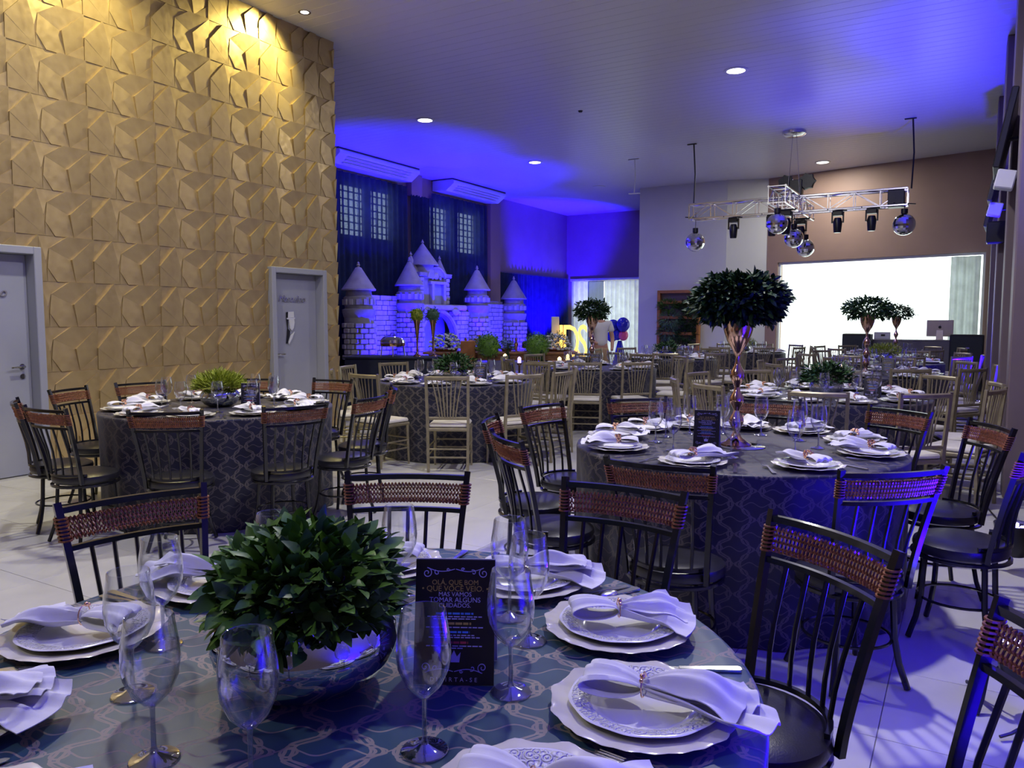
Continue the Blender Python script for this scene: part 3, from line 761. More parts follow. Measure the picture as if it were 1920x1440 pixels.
# ------------------------------------------------------------------ foliage
def leaf_mesh(L_, W_, m_, fold=.25, curl=.3, nseg=4, name='leaf'):
    mb = MB(); vs = []
    for i in range(nseg+1):
        s_ = i/nseg; hw = W_/2*math.sin(math.pi*min(1, s_**.8*.98+.02))**.9 if 0 < i < nseg else W_*.03
        x = s_*L_; z = -curl*L_*s_*s_
        vs += [(x, -hw, z+fold*hw), (x, 0, z), (x, hw, z+fold*hw)]
    fs = []
    for i in range(nseg):
        for j in (0, 1): fs.append((3*i+j, 3*i+3+j, 3*i+4+j, 3*i+1+j))
    mb.add(vs, fs); return mb
def aim(p, d, roll, s_=1):
    d = Vector(d).normalized(); up = Vector((0, 0, 1)) if abs(d.z) < .95 else Vector((1, 0, 0))
    y = up.cross(d).normalized(); z = d.cross(y)
    m_ = Matrix((( d.x, y.x, z.x, 0), (d.y, y.y, z.y, 0), (d.z, y.z, z.z, 0), (0, 0, 0, 1)))
    return T(*p) @ m_ @ Matrix.Rotation(roll, 4, 'X') @ Matrix.Scale(s_, 4)
def dome_dirs(n_, r_, zmin=-.35):
    out = []
    while len(out) < n_:
        v_ = Vector((r_.gauss(0, 1), r_.gauss(0, 1), r_.gauss(0, 1)))
        if v_.length < .1: continue
        v_.normalize()
        if v_.z >= zmin: out.append(v_)
    return out
def foliage(parent, c, rad, n_single, n_rest, leaf, m_, seed, zmin=-.35, jit=.16, ls=1.0, name='leaf', up=.25):
    """leaves on an ellipsoid; n_single of them single objects, the rest joined"""
    r_ = random.Random(seed); lm = leaf.mesh(name, m_, angle=60)
    rest_ = MB()
    dirs = dome_dirs(n_single+n_rest, r_, zmin)
    for k, d in enumerate(dirs):
        single = k < n_single
        q = (r_.uniform(.80, 1.05) if single else r_.uniform(.45, .97))
        lump = 1+jit*noise.noise(Vector(d)*2.3+Vector((seed, 0, 0)))*1.4
        p = Vector((c[0]+d.x*rad[0]*q*lump, c[1]+d.y*rad[1]*q*lump, c[2]+d.z*rad[2]*q*lump))
        dd = Vector((d.x+r_.uniform(-.7, .7), d.y+r_.uniform(-.7, .7), d.z*.7+up+r_.uniform(-.5, .6)))
        mm = aim(p, dd, r_.uniform(-1.2, 1.2), ls*r_.uniform(.7, 1.2))
        if single: obj(name, lm, parent, mm)
        else: rest_.add([mm @ Vector(v_) for v_ in leaf.v], leaf.f)
    if rest_.v:
        o = rest_.build('foliage', m_, parent, smooth=True, angle=60, weld=False); o['kind'] = 'stuff'
        return o
def blob(mb, c, rad, n_, leaf, seed, zmin=-1, ls=1, up=.2, jit=.15, core=0):
    r_ = random.Random(seed)
    if core: mb.ball(c, rad[0]*core, 14, (1, rad[1]/rad[0], rad[2]/rad[0]))
    for d in dome_dirs(n_, r_, zmin):
        q = r_.uniform(.6, 1.03)*(1+jit*noise.noise(d*2.5+Vector((seed, 0, 0))))
        p = (c[0]+d.x*rad[0]*q, c[1]+d.y*rad[1]*q, c[2]+d.z*rad[2]*q)
        dd = Vector((d.x+r_.uniform(-.6, .6), d.y+r_.uniform(-.6, .6), d.z*.8+up+r_.uniform(-.5, .5)))
        mm = aim(p, dd, r_.uniform(-1.2, 1.2), ls*r_.uniform(.7, 1.2)); mb.add([mm @ Vector(v_) for v_ in leaf.v], leaf.f)
LF = leaf_mesh(.040, .024, None, .22, .25); LF_S = leaf_mesh(.05, .021, None, .2, .2, 3); LF_N = leaf_mesh(.05, .008, None, .1, .15, 2)

# ------------------------------------------------------------------ tables
def cloth_mesh(m_, seed, near, CR=.85):
    r_ = random.Random(seed); nth = 160 if near else 96
    bm = bmesh.new(); uvl = bm.loops.layers.uv.new('UVMap')
    ph = [r_.uniform(0, 6) for _ in range(3)]
    rings = [(r_i, TZ) for r_i in (0.001, .3, .6, CR-.05)]+[(CR-.012, TZ), (CR-.003, TZ-.004), (CR, TZ-.014)]
    def skirt(th, dz):
        k = min(1, dz/.35)
        return CR+.010*dz/.75-.020*k+k*(.011*math.sin(15*th+ph[0])+.007*math.sin(27*th+ph[1])+.004*math.sin(8*th+ph[2]))
    zs = [TZ-.014-(TZ-.020)*(i/9) for i in range(1, 10)]
    grid_ = []
    for (rr2, z) in rings:
        grid_.append([(rr2*math.cos(2*math.pi*j/nth), rr2*math.sin(2*math.pi*j/nth), z, rr2) for j in range(nth)])
    for z in zs:
        row = []
        for j in range(nth):
            th = 2*math.pi*j/nth; rr2 = skirt(th, TZ-z); row.append((rr2*math.cos(th), rr2*math.sin(th), z, CR+TZ-z))
        grid_.append(row)
    V_ = [[bm.verts.new(p[:3]) for p in row] for row in grid_]
    for i in range(len(grid_)-1):
        for j in range(nth):
            j2 = (j+1) % nth
            f_ = bm.faces.new((V_[i][j], V_[i][j2], V_[i+1][j2], V_[i+1][j])); f_.smooth = True
            for lp, (a, b) in zip(f_.loops, ((i, j), (i, j+1), (i+1, j+1), (i+1, j))):
                g = grid_[a][b % nth]
                if i < 6: lp[uvl].uv = (g[0], g[1])
                else: lp[uvl].uv = (2*math.pi*b/nth*CR, g[3])
    bm.normal_update()
    bmesh.ops.recalc_face_normals(bm, faces=bm.faces[:])
    me = bpy.data.meshes.new('tablecloth'); bm.to_mesh(me); bm.free(); me.materials.append(m_)
    return me
CLOTH_N = [cloth_mesh(M['cloth_navy'], s_, True) for s_ in (1, 2)]; CLOTH_T = cloth_mesh(M['cloth_teal'], 4, True, .79); CLOTH_F = cloth_mesh(M['cloth_navy'], 3, False)
TBL = Proto('round_table', 'table')
TBL.part('tabletop', MB().lathe([(0, .745), (.82, .745), (.83, .76), (.82, .775), (0, .775)], 48).mesh('tabletop', M['wood']))
for i in range(4):
    a = i*math.pi/2+.4; TBL.part('leg', MB().tube([(.5*math.cos(a), .5*math.sin(a), .745), (.62*math.cos(a), .62*math.sin(a), .002)], .02, 8).mesh('leg', M['black_iron']))
def ordinal(k): return ['first', 'second', 'third', 'fourth', 'fifth', 'sixth', 'seventh', 'eighth', 'ninth'][k]
def seat_words(c, angs):
    """words for each angle: seen from the camera, near side first"""
    ac = math.degrees(math.atan2(CAM.y-c[1], CAM.x-c[0])); ds = [((a-ac+180) % 360)-180 for a in angs]
    words = [None]*len(angs)
    for side, nm in ((1, 'right'), (-1, 'left')):
        idx = sorted([i for i, d in enumerate(ds) if (d >= 0) == (side > 0)], key=lambda i: abs(ds[i]))
        for k, i in enumerate(idx): words[i] = ('%s back on the %s' % (ordinal(k), nm), nm)
    return words
def polar(c, a, r_): return (c[0]+r_*math.cos(R(a)), c[1]+r_*math.sin(R(a)))
TABLES = {
 1: dict(c=(-1.02, 1.08), nm='foreground table', ch='b', angs=[22, 55, 87, 123, 163], pl=[-22, 12, 47, 82, 122, 163, 198, 231, 264], r=1.02),
 2: dict(c=(-1.05, 4.15), nm='big topiary table', ch='b', angs=[27, 58, 95, 135, 170, 205, 233, 272, 309, 352], pl=[0, 35, 70, 100, 128, 156, 185, 224, 268, 313], r=1.08),
 3: dict(c=(-4.97, 3.97), nm='gold wall table', ch='b', angs=[12, 42, 93, 130, 171, 200, 245, 270, 308, 342], pl=[15, 50, 86, 122, 158, 194, 232, 268, 305, 340], r=1.08),
 4: dict(c=(-4.87, 7.03), nm='castle-side table', ch='g', angs=[2, 32, 75, 120, 160, 195, 226, 262, 302, 336], pl=[0, 36, 72, 108, 144, 180, 216, 252, 288, 324], r=1.09),
 5: dict(c=(-4.5, 9.98), nm='glowing-letters table', ch='g', angs=[10, 46, 82, 120, 160, 200, 232, 262, 288, 318], pl=[0, 36, 72, 108, 144, 180, 216, 252, 288, 324], r=1.09),
 6: dict(c=(-1.05, 7.3), nm='blue-lit table', ch='g', angs=[14, 50, 92, 130, 165, 200, 236, 276, 308, 344], pl=[10, 46, 82, 118, 154, 190, 226, 262, 298, 334], r=1.09),
 7: dict(c=(-4.5, 13.0), nm='plant-shelf table', ch='g', angs=[0, 36, 72, 108, 144, 180, 216, 252, 288, 324], pl=[18, 54, 90, 126, 162, 198, 234, 270, 306, 342], r=1.09),
 8: dict(c=(-4.0, 16.3), nm='white-wall table', ch='g', angs=[12, 48, 84, 120, 156, 192, 228, 264, 300, 336], pl=[0, 60, 120, 180, 240, 300], r=1.09),
 9: dict(c=(-1.0, 10.5), nm='far-right topiary table', ch='g', angs=[6, 40, 80, 115, 150, 186, 222, 258, 292, 326], pl=[18, 54, 90, 126, 162, 198, 234, 270, 306, 342], r=1.09),
 10: dict(c=(-1.1, 13.6), nm='lime plant table', ch='g', angs=[0, 36, 72, 108, 144, 180, 216, 252, 288, 324], pl=[0, 60, 120, 180, 240, 300], r=1.09),
 11: dict(c=(-1.3, 16.4), nm='DJ-desk table', ch='g', angs=[20, 56, 92, 128, 164, 200, 236, 272, 308, 344], pl=[30, 90, 150, 210, 270, 330], r=1.09),
}
NAPROT = [0, 25, -20, 160, 15, 200, -35, 40, 175, 10]
for ti, tb in TABLES.items():
    c = tb['c']; nm = tb['nm']
    TBL.put('round banquet table under the cloth of the '+nm, (c[0], c[1], 0), ti*.3, None, 1 if ti > 1 else (.93, .93, 1))
    me = CLOTH_T if ti == 1 else CLOTH_N[ti % 2] if ti < 5 else CLOTH_F
    put1('tablecloth', me, ('teal' if ti == 1 else 'dark navy')+' scroll-patterned tablecloth of the '+nm, 'tablecloth', (c[0], c[1], 0), ti*.7 if ti > 1 else .55, 'patterned tablecloths')
    cw = seat_words(c, tb['angs'])
    for i, a in enumerate(tb['angs']):
        x, y = polar(c, a, tb['r'])
        wd, sd = cw[i]
        far = math.hypot(x, y)
        if tb['ch'] == 'b':
            BC.put('black rattan-band chair, %s of the %s' % (wd, nm), (x, y, 0), R(a-90)+rnd.uniform(-.06, .06), 'black iron chairs')
        else:
            GC.put('gilded fan-back chair, %s of the %s' % (wd, nm), (x, y, 0), R(a-90)+rnd.uniform(-.09, .09), 'gilded chairs')
    pw = seat_words(c, tb['pl'])
    near = ti <= 3
    for i, a in enumerate(tb['pl']):
        wd = pw[i][0]
        r_ = (.66 if i > 6 else .585) if ti == 1 else .67
        x, y = polar(c, a, r_); rz = R(a-90)
        put1('charger_plate', CHG, 'ivory scalloped charger, %s of the %s' % (wd, nm), 'charger plate', (x, y, TZ+.0005), rz, 'charger plates', .94)
        put1('dinner_plate', PLT, 'white embossed plate, %s of the %s' % (wd, nm), 'plate', (x, y, TZ+.0075), rz, 'dinner plates', .95)
        t_ = thing('napkin', 'white napkin in a gold ring, %s of the %s' % (wd, nm), 'napkin', (x, y, TZ+.0125), R(a+180)+R(NAPROT[(i*3+ti) % 10]), 'folded napkins')
        if ti == 1: t_.location.z = TZ+.0305; t_.rotation_euler.z = R([10, 8, 32, 30, 205, 205, 207, 45, 30][i])
        else: t_.location.z = TZ+.0305
        t_.scale = (1.0,)*3
        q = obj('napkin_cloth', NAPS[(i+ti) % 4], t_)
        obj('napkin_ring', RING_THIN if ti == 1 else RING_BEAD, t_)
        # glass inside the plate, cutlery at its sides
        gx, gy = polar(c, a+(14 if ti > 1 else 0), .42 if ti > 1 else .45)
        if ti > 1: WG.put('empty wine glass, %s of the %s' % (wd, nm), (gx, gy, TZ+.0005), 0, 'wine glasses')
        if near or ti == 6:
            rc = .66 if ti == 1 else .70; fx, fy = polar(c, a-16.5, rc); kx, ky = polar(c, a+16.5, rc)
            if ti != 1 or i not in (2, 5, 8): FORK.put('steel fork, %s of the %s' % (wd, nm), (fx, fy, TZ+.0005), R(a+180-16.5), 'forks')
            KNIFE.put('steel knife, %s of the %s' % (wd, nm), (kx, ky, TZ+.0005), R(a+180+16.5), 'knives')
for i, (x, y) in enumerate(((-.70, .92), (-.68, 1.15), (-1.04, .69), (-1.26, .80), (-1.40, .96), (-.86, .72), (-1.36, 1.22), (-1.15, 1.42), (-.86, 1.45), (-.76, 1.36))):
    lb = ['in front of the menu card', 'right of the menu card', 'lowest at the left, beside the nearest left plates', 'leftmost, beside the big folded napkin', 'behind the two left glasses, before the chair', 'nearest the camera, left of the menu card', 'behind the leaves at the far left', 'behind the leaves, before the middle chair', 'upright behind the menu card', 'behind the menu card at the right'][i]
    WG.put('empty wine glass on the foreground table, '+lb, (x, y, TZ+.0005), i, 'wine glasses')
SPOON.put('steel spoon beside the far right plate of the foreground table', (-.74, 1.62, TZ+.0005), R(70), 'spoons')
def menu(ti, x, y, s_=1):
    ac = math.atan2(CAM.y-y, CAM.x-x)
    MC.put('black tent menu card with light lettering on the %s' % TABLES[ti]['nm'], (x, y, TZ+.001), ac+math.pi/2+R(-7), 'menu cards', s_)
menu(1, -.785, 1.12, 1.13)
for ti, (dx, dy) in {2: (-.10, -.20), 3: (.36, -.02), 4: (.36, -.05), 5: (.10, -.25), 6: (.37, -.02), 7: (.30, -.22), 9: (.2, -.2)}.items():
    c = TABLES[ti]['c']; menu(ti, c[0]+dx, c[1]+dy)

# ------------------------------------------------------------------ centrepieces
BOWL = MB().lathe([(0, .001), (.05, .001), (.085, .006), (.118, .024), (.140, .052), (.147, .080), (.140, .108), (.122, .130), (.112, .136), (.108, .132), (.130, .106), (.137, .080), (.12, .042), (.08, .018), (0, .012)], 48)
def low_piece(ti, label, m_leaf, c, rad, leaf, n1, n2, seed, bowl='mirror_bowl', s_=1, up=.25, zmin=-.35):
    t_ = thing('leaf_centrepiece', label, 'centrepiece', (c[0], c[1], TZ+.0005), seed*.7)
    b_ = obj('bowl', BOWL.mesh('bowl', M[bowl]), t_); b_.scale = (s_,)*3
    foliage(t_, (0, 0, .158*s_), rad, n1, n2, leaf, M[m_leaf], seed, zmin=zmin, up=up)
    tw = MB(); r_ = random.Random(seed)
    for i in range(14):
        a = r_.uniform(0, 6.28); tw.tube([(0, 0, .05), (.06*math.cos(a), .06*math.sin(a), .13), (rad[0]*.75*math.cos(a), rad[1]*.75*math.sin(a), .15+r_.uniform(-.02, .1))], .0022, 4)
    tw.build('twigs', M['twig'], t_)
low_piece(1, 'leafy green bouquet in a mirrored bowl on the foreground table', 'leaf', (-1.022, .99), (.185, .165, .105), LF, 295, 1500, 3, zmin=-.45, up=.2, s_=1.15)
low_piece(3, 'lime fern bouquet on the gold wall table', 'leaf_lime', (-4.97, 3.97), (.20, .17, .105), LF_N, 150, 2600, 5, up=.7, zmin=-.3)
low_piece(4, 'dark leafy centrepiece on the castle-side table', 'leaf_dark', (-4.87, 7.03), (.24, .22, .13), LF_S, 60, 700, 6)
low_piece(6, 'dark leafy centrepiece in a glass bowl on the blue-lit table', 'leaf_dark', (-1.05, 7.3), (.26, .22, .13), LF_S, 60, 800, 7, bowl='crystal')
low_piece(7, 'small dark leafy centrepiece on the plant-shelf table', 'leaf_dark', (-4.5, 13.0), (.26, .22, .13), LF_S, 0, 500, 8)
low_piece(8, 'lime centrepiece on the white-wall table', 'leaf_lime', (-4.0, 16.3), (.30, .24, .14), LF_N, 0, 1500, 9, up=.8)
low_piece(10, 'lime centrepiece on the lime plant table', 'leaf_lime', (-1.1, 13.6), (.28, .22, .14), LF_N, 0, 1200, 10, up=.8)
vp = [(0, .001), (.085, .001), (.086, .006), (.06, .020), (.030, .045), (.017, .075), (.017, .085), (.030, .105), (.042, .132), (.038, .155), (.022, .178), (.015, .195), (.024, .215), (.040, .245), (.038, .272), (.020, .30), (.014, .325), (.022, .345), (.041, .385), (.038, .415), (.020, .445), (.012, .475), (.014, .50), (.030, .535), (.060, .585), (.080, .645), (.0885, .72), (.0905, .735), (.084, .735), (.074, .65), (.05, .585), (.02, .54), (0, .535)]
VASE = MB().lathe(vp, 40)
def tall_piece(ti, label, c, s_, n1, n2, seed, rad=(.255, .255, .155), z=.805):
    t_ = thing('tall_topiary', label, 'centrepiece', (c[0], c[1], TZ+(.0045 if ti == 2 else .0005)), seed)
    o = obj('vase', VASE.mesh('vase', M['cup_gold']), t_); o.scale = (s_,)*3
    foliage(t_, (0, 0, z*s_), tuple(q*s_ for q in rad), n1, n2, leaf_mesh(.048*s_, .023*s_, None, .2, .25, 3), M['leaf_dark'], seed, zmin=-.8, jit=.14, up=-.05)
tall_piece(2, 'tall rose-gold goblet topped by a large dark leaf dome on the big topiary table', (-1.04, 4.13), .95, 295, 6500, 13)
tall_piece(5, 'rose-gold goblet with round leaf dome before the glowing letters', (-4.55, 9.95), 1.0, 120, 1500, 14, rad=(.25, .25, .15))
tall_piece(9, 'nearer of two distant goblets with leaf domes before the bright window', (-1.06, 10.5), 1.0, 100, 1500, 15, rad=(.30, .30, .15))
tall_piece(11, 'farther of two distant goblets with leaf domes before the bright window', (-1.15, 16.4), 1.0, 40, 1200, 16, rad=(.30, .30, .16))
put1('mirror_disc', MB().lathe([(0, 0), (.125, 0), (.128, .002), (.125, .004), (0, .004)], 40).mesh('mirror_disc', M['chrome']), 'round mirror under the tall goblet of the big topiary table', 'mirror', (-1.01, 4.11, TZ+.0003))

# ------------------------------------------------------------------ castle backdrop (generic party set piece)
cs = thing('castle_backdrop', 'pale stone toy castle backdrop with cone-roofed towers lit blue', 'backdrop', (-11.44, 12.0, 0))
bricks_left = [290]
brick_m = MB().bbox((-.5, -.5, -.5), (.5, .5, .5), .12).mesh('brick', M['castle_stone'], smooth=False)
CR_ = random.Random(21)
def brick(parent, p, ang, size, restmb):
    mm = T(*p) @ RZ(ang) @ Matrix.Diagonal((*size, 1))
    if bricks_left[0] > 0: obj('brick', brick_m, parent, mm); bricks_left[0] -= 1
    else: restmb.box((-.5, -.5, -.5), (.5, .5, .5), mm)
def tower(y, x, r_, zt, roof, label, lower=True):
    """round tower: shaft with stones, cornice ring, drum, cone roof with finial; local origin = castle root"""
    top = MB().lathe([(r_*.98, 0), (r_*.98, zt-.62), (r_*1.02, zt-.60), (r_*1.10, zt-.50), (r_*1.10, zt-.44), (r_*.92, zt-.42), (r_*.92, zt-.36), (r_*1.0, zt-.34), (r_*1.0, zt-.18), (r_*.86, zt-.15), (r_*.82, zt+.0)], 28, c=(x, y, 0))
    tw = top.build('tower', M['castle_mortar'], cs, angle=30); tw['label'] = label
    cr = MB()
    for i in range(14):
        a = i*2*math.pi/14
        cr.box((-.03, -.035, zt-.34), (.03, .035, zt-.22), T(x+r_*1.0*math.cos(a), y+r_*1.0*math.sin(a), 0) @ RZ(a))
    cr.build('corbels', M['castle_stone'], tw, smooth=False)
    MB().lathe([(r_*.80, zt-.01), (r_*1.12, zt-.03), (r_*1.13, zt), (r_*1.05, zt+.03), (r_*.62, zt+(roof-zt)*.42), (r_*.20, zt+(roof-zt)*.80), (.03, roof-.10)], 28, c=(x, y, 0)).build('cone_roof', M['castle_roof'], tw, angle=40)
    MB().lathe([(0, roof-.13), (.03, roof-.12), (.02, roof-.09), (.04, roof-.06), (.02, roof-.03), (.03, roof-.015), (0, roof+.02)], 10, c=(x, y, 0)).build('finial', M['castle_stone'], tw)
    rm = MB(); h = .115
    for k in range(int((zt-.66)/h)):
        nb = 11
        for i in range(nb):
            a = (i+.5*(k % 2))*2*math.pi/nb
            if math.cos(a-R(-20)) < -.1: continue      # only the room side carries stones
            zc = .07+k*h
            if zc < .35: continue
            brick(tw, (x+(r_*.96)*math.cos(a), y+(r_*.96)*math.sin(a), zc), a, (.10+CR_.uniform(-.02, .03), 2*math.pi*r_/nb*.90, h*.86), rm)
    if rm.v:
        o = rm.build('stones', M['castle_stone'], tw, smooth=False); o['kind'] = 'stuff'
def flat_wall(y0, y1, x, z1, label, hole=None):
    wl = MB()
    if hole is None: wl.box((x-.12, y0, 0), (x, y1, z1))
    else:
        ya, yb, zs_, n_ = hole; ym = (ya+yb)/2; ra = (yb-ya)/2
        wl.box((x-.12, y0, 0), (x, ya, z1)); wl.box((x-.12, yb, 0), (x, y1, z1))
        arc = [(ym-ra*math.cos(math.pi*i/n_), zs_+ra*math.sin(math.pi*i/n_)) for i in range(n_+1)]
        for (a, b) in zip(arc, arc[1:]):
            wl.prism([(a[0], a[1]), (b[0], b[1]), (b[0], z1), (a[0], z1)], 0, .12, T(x, 0, 0) @ RZ(R(90)))
    o = wl.build('castle_wall', M['castle_mortar'], cs, smooth=False); o['label'] = label
    rm = MB(); h = .115; k = 0; z = .35
    while z < z1-.02:
        yy = y0-(.11 if k % 2 else 0)
        while yy < y1:
            w_ = .20+CR_.uniform(-.05, .05); a, b = max(yy, y0)+.008, min(yy+w_, y1)-.008
            if b-a > .04:
                ok = True
                if hole:
                    yc = (a+b)/2; ya, yb, zs_, n_ = hole
                    if ya-.06 < yc < yb+.06 and z < zs_+.08: ok = False
                    if z >= zs_ and math.hypot(yc-(ya+yb)/2, z-zs_) < (yb-ya)/2+.14: ok = False
                if ok: brick(o, (x+CR_.uniform(.0, .03), (a+b)/2, z), 0, (.09, b-a, h*.88), rm)
            yy += w_
        z += h; k += 1
    if rm.v:
        q = rm.build('stones', M['castle_stone'], o, smooth=False); q['kind'] = 'stuff'
    return o
tower(.84, 0, .33, 2.12, 2.70, 'leftmost castle tower')
tower(2.62, 0, .31, 2.28, 2.92, 'castle tower left of the gate')
tower(5.56, 0, .32, 2.27, 2.90, 'castle tower right of the gate')
tower(7.52, 0, .34, 2.08, 2.71, 'rightmost castle tower')
flat_wall(1.15, 2.48, -.22, 2.0, 'castle wall at the left')
flat_wall(5.85, 7.25, -.22, 1.98, 'castle wall at the right')
aw = flat_wall(2.9, 5.3, -.10, 1.70, 'castle gate wall with round arch', hole=(3.16, 4.62, .88, 14))
arc = [(3.89-.80*math.cos(math.pi*i/20), .88+.80*math.sin(math.pi*i/20)) for i in range(21)]
MB().tube([(-.06, a, b) for a, b in arc], .055, 6).build('arch_moulding', M['castle_stone'], aw)
MB().box((-.55, 3.05, 0), (-.50, 4.75, 1.75)).build('gate_backing', M['castle_blue'], aw, smooth=False)
MB().bbox((-.26, 3.02, 1.70), (.06, 5.0, 1.84), .03).build('gate_cornice', M['castle_stone'], aw, smooth=False)
for a in (3.25, 4.45):
    mb = MB(); mb.ball((.06, a, 1.66), .10, 10, (.6, 1.5, 1)); mb.ball((.07, a+.14, 1.62), .06, 8); mb.build('scroll_bracket', M['castle_stone'], aw)
# the keep above the gate
kp = MB(); kp.box((-.5, 3.18, 1.84), (-.12, 4.40, 2.60)); kp.bbox((-.54, 3.12, 2.52), (-.06, 4.48, 2.62), .02)
ped = [(3.12, 2.62), (3.45, 2.62), (3.58, 2.74), (3.80, 2.80), (4.02, 2.74), (4.15, 2.62), (4.48, 2.62), (4.48, 2.60), (3.12, 2.60)]
kp.prism(ped, .06, .5, RZ(R(90)))
kb = kp.build('keep', M['castle_mortar'], cs, smooth=False); kb['label'] = 'castle keep with pediment above the gate'
MB().tube([(-.07, 3.80-.36*math.cos(math.pi*i/12), 2.50+.26*math.sin(math.pi*i/12)) for i in range(13)], .035, 6).build('pediment_moulding', M['castle_stone'], kb)
mb = MB(); mb.ball((-.08, 3.80, 2.55), .10, 10, (.4, 1.1, 1)); mb.ball((-.08, 3.64, 2.50), .05, 8); mb.ball((-.08, 3.96, 2.50), .05, 8); mb.build('carved_shell', M['castle_stone'], kb)
wf = MB()
for q in ((3.58, 1.84, 3.68, 2.36), (4.08, 1.84, 4.18, 2.36), (3.52, 2.34, 4.24, 2.42)): wf.bbox((-.14, q[0], q[1]), (-.03, q[2], q[3]), .012)
wf.build('window_surround', M['castle_stone'], kb, smooth=False)
MB().box((-.125, 3.68, 1.86), (-.115, 4.08, 2.34)).build('blue_window', M['castle_blue'], kb, smooth=False)
for y_ in (3.24, 4.34):
    for i in range(6): MB().bbox((-.13, y_-.06-.02*(i % 2), 1.86+i*.11), (-.09, y_+.06+.02*(i % 2), 1.955+i*.11), .01).build('quoin', M['castle_stone'], kb, smooth=False)
def spire(y, x, r_, z0, zt, label):
    o = MB().lathe([(r_*.80, z0-.35), (r_*.80, z0-.02), (r_*1.1, z0-.03), (r_*1.1, z0), (r_*.55, z0+(zt-z0)*.45), (.03, zt-.10)], 24, c=(x, y, 0)).build('spire', M['castle_roof'], cs, angle=40); o['label'] = label
    MB().lathe([(0, zt-.13), (.03, zt-.12), (.02, zt-.09), (.04, zt-.06), (.02, zt-.03), (0, zt+.02)], 10, c=(x, y, 0)).build('finial', M['castle_stone'], o)
spire(3.57, -.32, .36, 2.83, 3.44, 'tallest castle spire'); spire(3.22, -.42, .19, 2.62, 3.12, 'small castle spire left of the tallest'); spire(4.42, -.42, .17, 2.64, 3.10, 'small castle spire right of the tallest')

# ------------------------------------------------------------------ fittings: air conditioners, lamps
def ac(y0, y1, label):
    t_ = thing('air_conditioner', label, 'air conditioner', (WX+.35, (y0+y1)/2, CH-.005)); L_ = (y1-y0)/2
    body = MB().prism([(-.33, -.28), (-.33, 0), (.30, 0), (.36, -.06), (.36, -.12), (.10, -.30)], -L_, L_)
    body.build('body', M['white_plastic'], t_, smooth=False)
    for i in range(3): MB().bbox((.14+.07*i, -L_*.8, -.282+.052*i), (.20+.07*i, L_*.8, -.268+.052*i), .004, RY(R(0))).build('louvre', M['white_plastic'], t_, smooth=False)
    MB().box((-.345, -L_-.02, -.02), (.34, L_+.02, 0.0)).build('top_plate', M['black_plastic'], t_, smooth=False)
ac(12.6, 15.4, 'white ceiling air conditioner nearest the gold wall'); ac(16.85, 19.5, 'white ceiling air conditioner nearest the brown pilaster')
def add_light(parent, kind, e, col, M_, **k):
    l = bpy.data.lights.new('lamp_light', kind); l.energy = e; l.color = col
    for a, v_ in k.items(): setattr(l, a, v_)
    o = obj('lamp_light', l, parent, M_); return o
def downlight(x, y, label, e=None, on=True, sz=.13):
    t_ = thing('downlight', label, 'ceiling light', (x, y, CH))
    MB().lathe([(sz*1.02, -.001), (sz*1.35, -.001), (sz*1.38, -.008), (sz*1.30, -.014), (sz*1.02, -.012)], 28, cap=False).build('trim_ring', M['white_plastic'], t_)
    MB().lathe([(0, -.010), (sz*1.03, -.010), (sz*1.03, -.004), (0, -.004)], 28).build('diffuser', M['lamp_white'] if on else M['white_plastic'], t_)
    if on: add_light(t_, 'AREA', e or E_DOWN, COOL, T(0, 0, -.016), shape='DISK', size=.24)
downlight(-8.81, 11.78, 'lit ceiling downlight nearest the castle curtains', e=25); downlight(-8.9, 16.17, 'lit ceiling downlight in the blue-washed ceiling', e=25)
downlight(-3.11, 11.84, 'brightest ceiling downlight above the middle of the hall'); downlight(-3.07, 19.6, 'lit ceiling downlight against the brown far wall')
downlight(-8.97, 19.99, 'unlit round ceiling fitting near the white block', on=False)
downlight(-1.5, 5.0, 'lit ceiling downlight over the big topiary table', e=170)
downlight(-5.2, 3.2, 'lit ceiling downlight over the gold wall table', e=95)
downlight(-3.1, -1.5, 'lit ceiling downlight behind the viewer', e=60)
# narrow spot that washes the gold wall
t_ = thing('wall_spot', 'small recessed ceiling spot aimed at the gold wall', 'ceiling light', (-7.02, 7.0, CH))
MB().lathe([(.05, -.001), (.075, -.001), (.075, -.012), (.05, -.010)], 20, cap=False).build('trim_ring', M['chrome'], t_)
MB().lathe([(0, -.008), (.05, -.008), (.05, -.002), (0, -.002)], 20).build('lens', M['lamp_white'], t_)
def aimlight(parent, p, tgt, kind, e, col, **k):
    d = (Vector(tgt)-Vector(p)); q = d.to_track_quat('-Z', 'Y').to_matrix().to_4x4()
    return add_light(parent, kind, e, col, T(*p) @ q, **k)
aimlight(t_, (0, 0, -.03), (-.41, -.75, -1.3), 'SPOT', E_SPOT, WARM, spot_size=R(125), spot_blend=.9, shadow_soft_size=.05)
t_ = thing('wall_spot', 'small recessed ceiling spot outside the top left corner, aimed at the gold wall', 'ceiling light', (-6.85, 4.6, CH))
MB().lathe([(.05, -.001), (.075, -.001), (.075, -.012), (.05, -.010)], 20, cap=False).build('trim_ring', M['chrome'], t_)
MB().lathe([(0, -.008), (.05, -.008), (.05, -.002), (0, -.002)], 20).build('lens', M['lamp_white'], t_)
aimlight(t_, (0, 0, -.03), (-.35, -.5, -1.6), 'SPOT', E_SPOT*.75, (1, .86, .38), spot_size=R(150), spot_blend=.9, shadow_soft_size=.05)
for (x, y, lb) in ((-6.06, 12.68, 'tiny sensor dot on the ceiling'),):
    put1('ceiling_sensor', MB().lathe([(0, -.03), (.03, -.025), (.045, 0), (0, 0)], 14).mesh('ceiling_sensor', M['black_plastic']), lb, 'sensor', (x, y, CH))
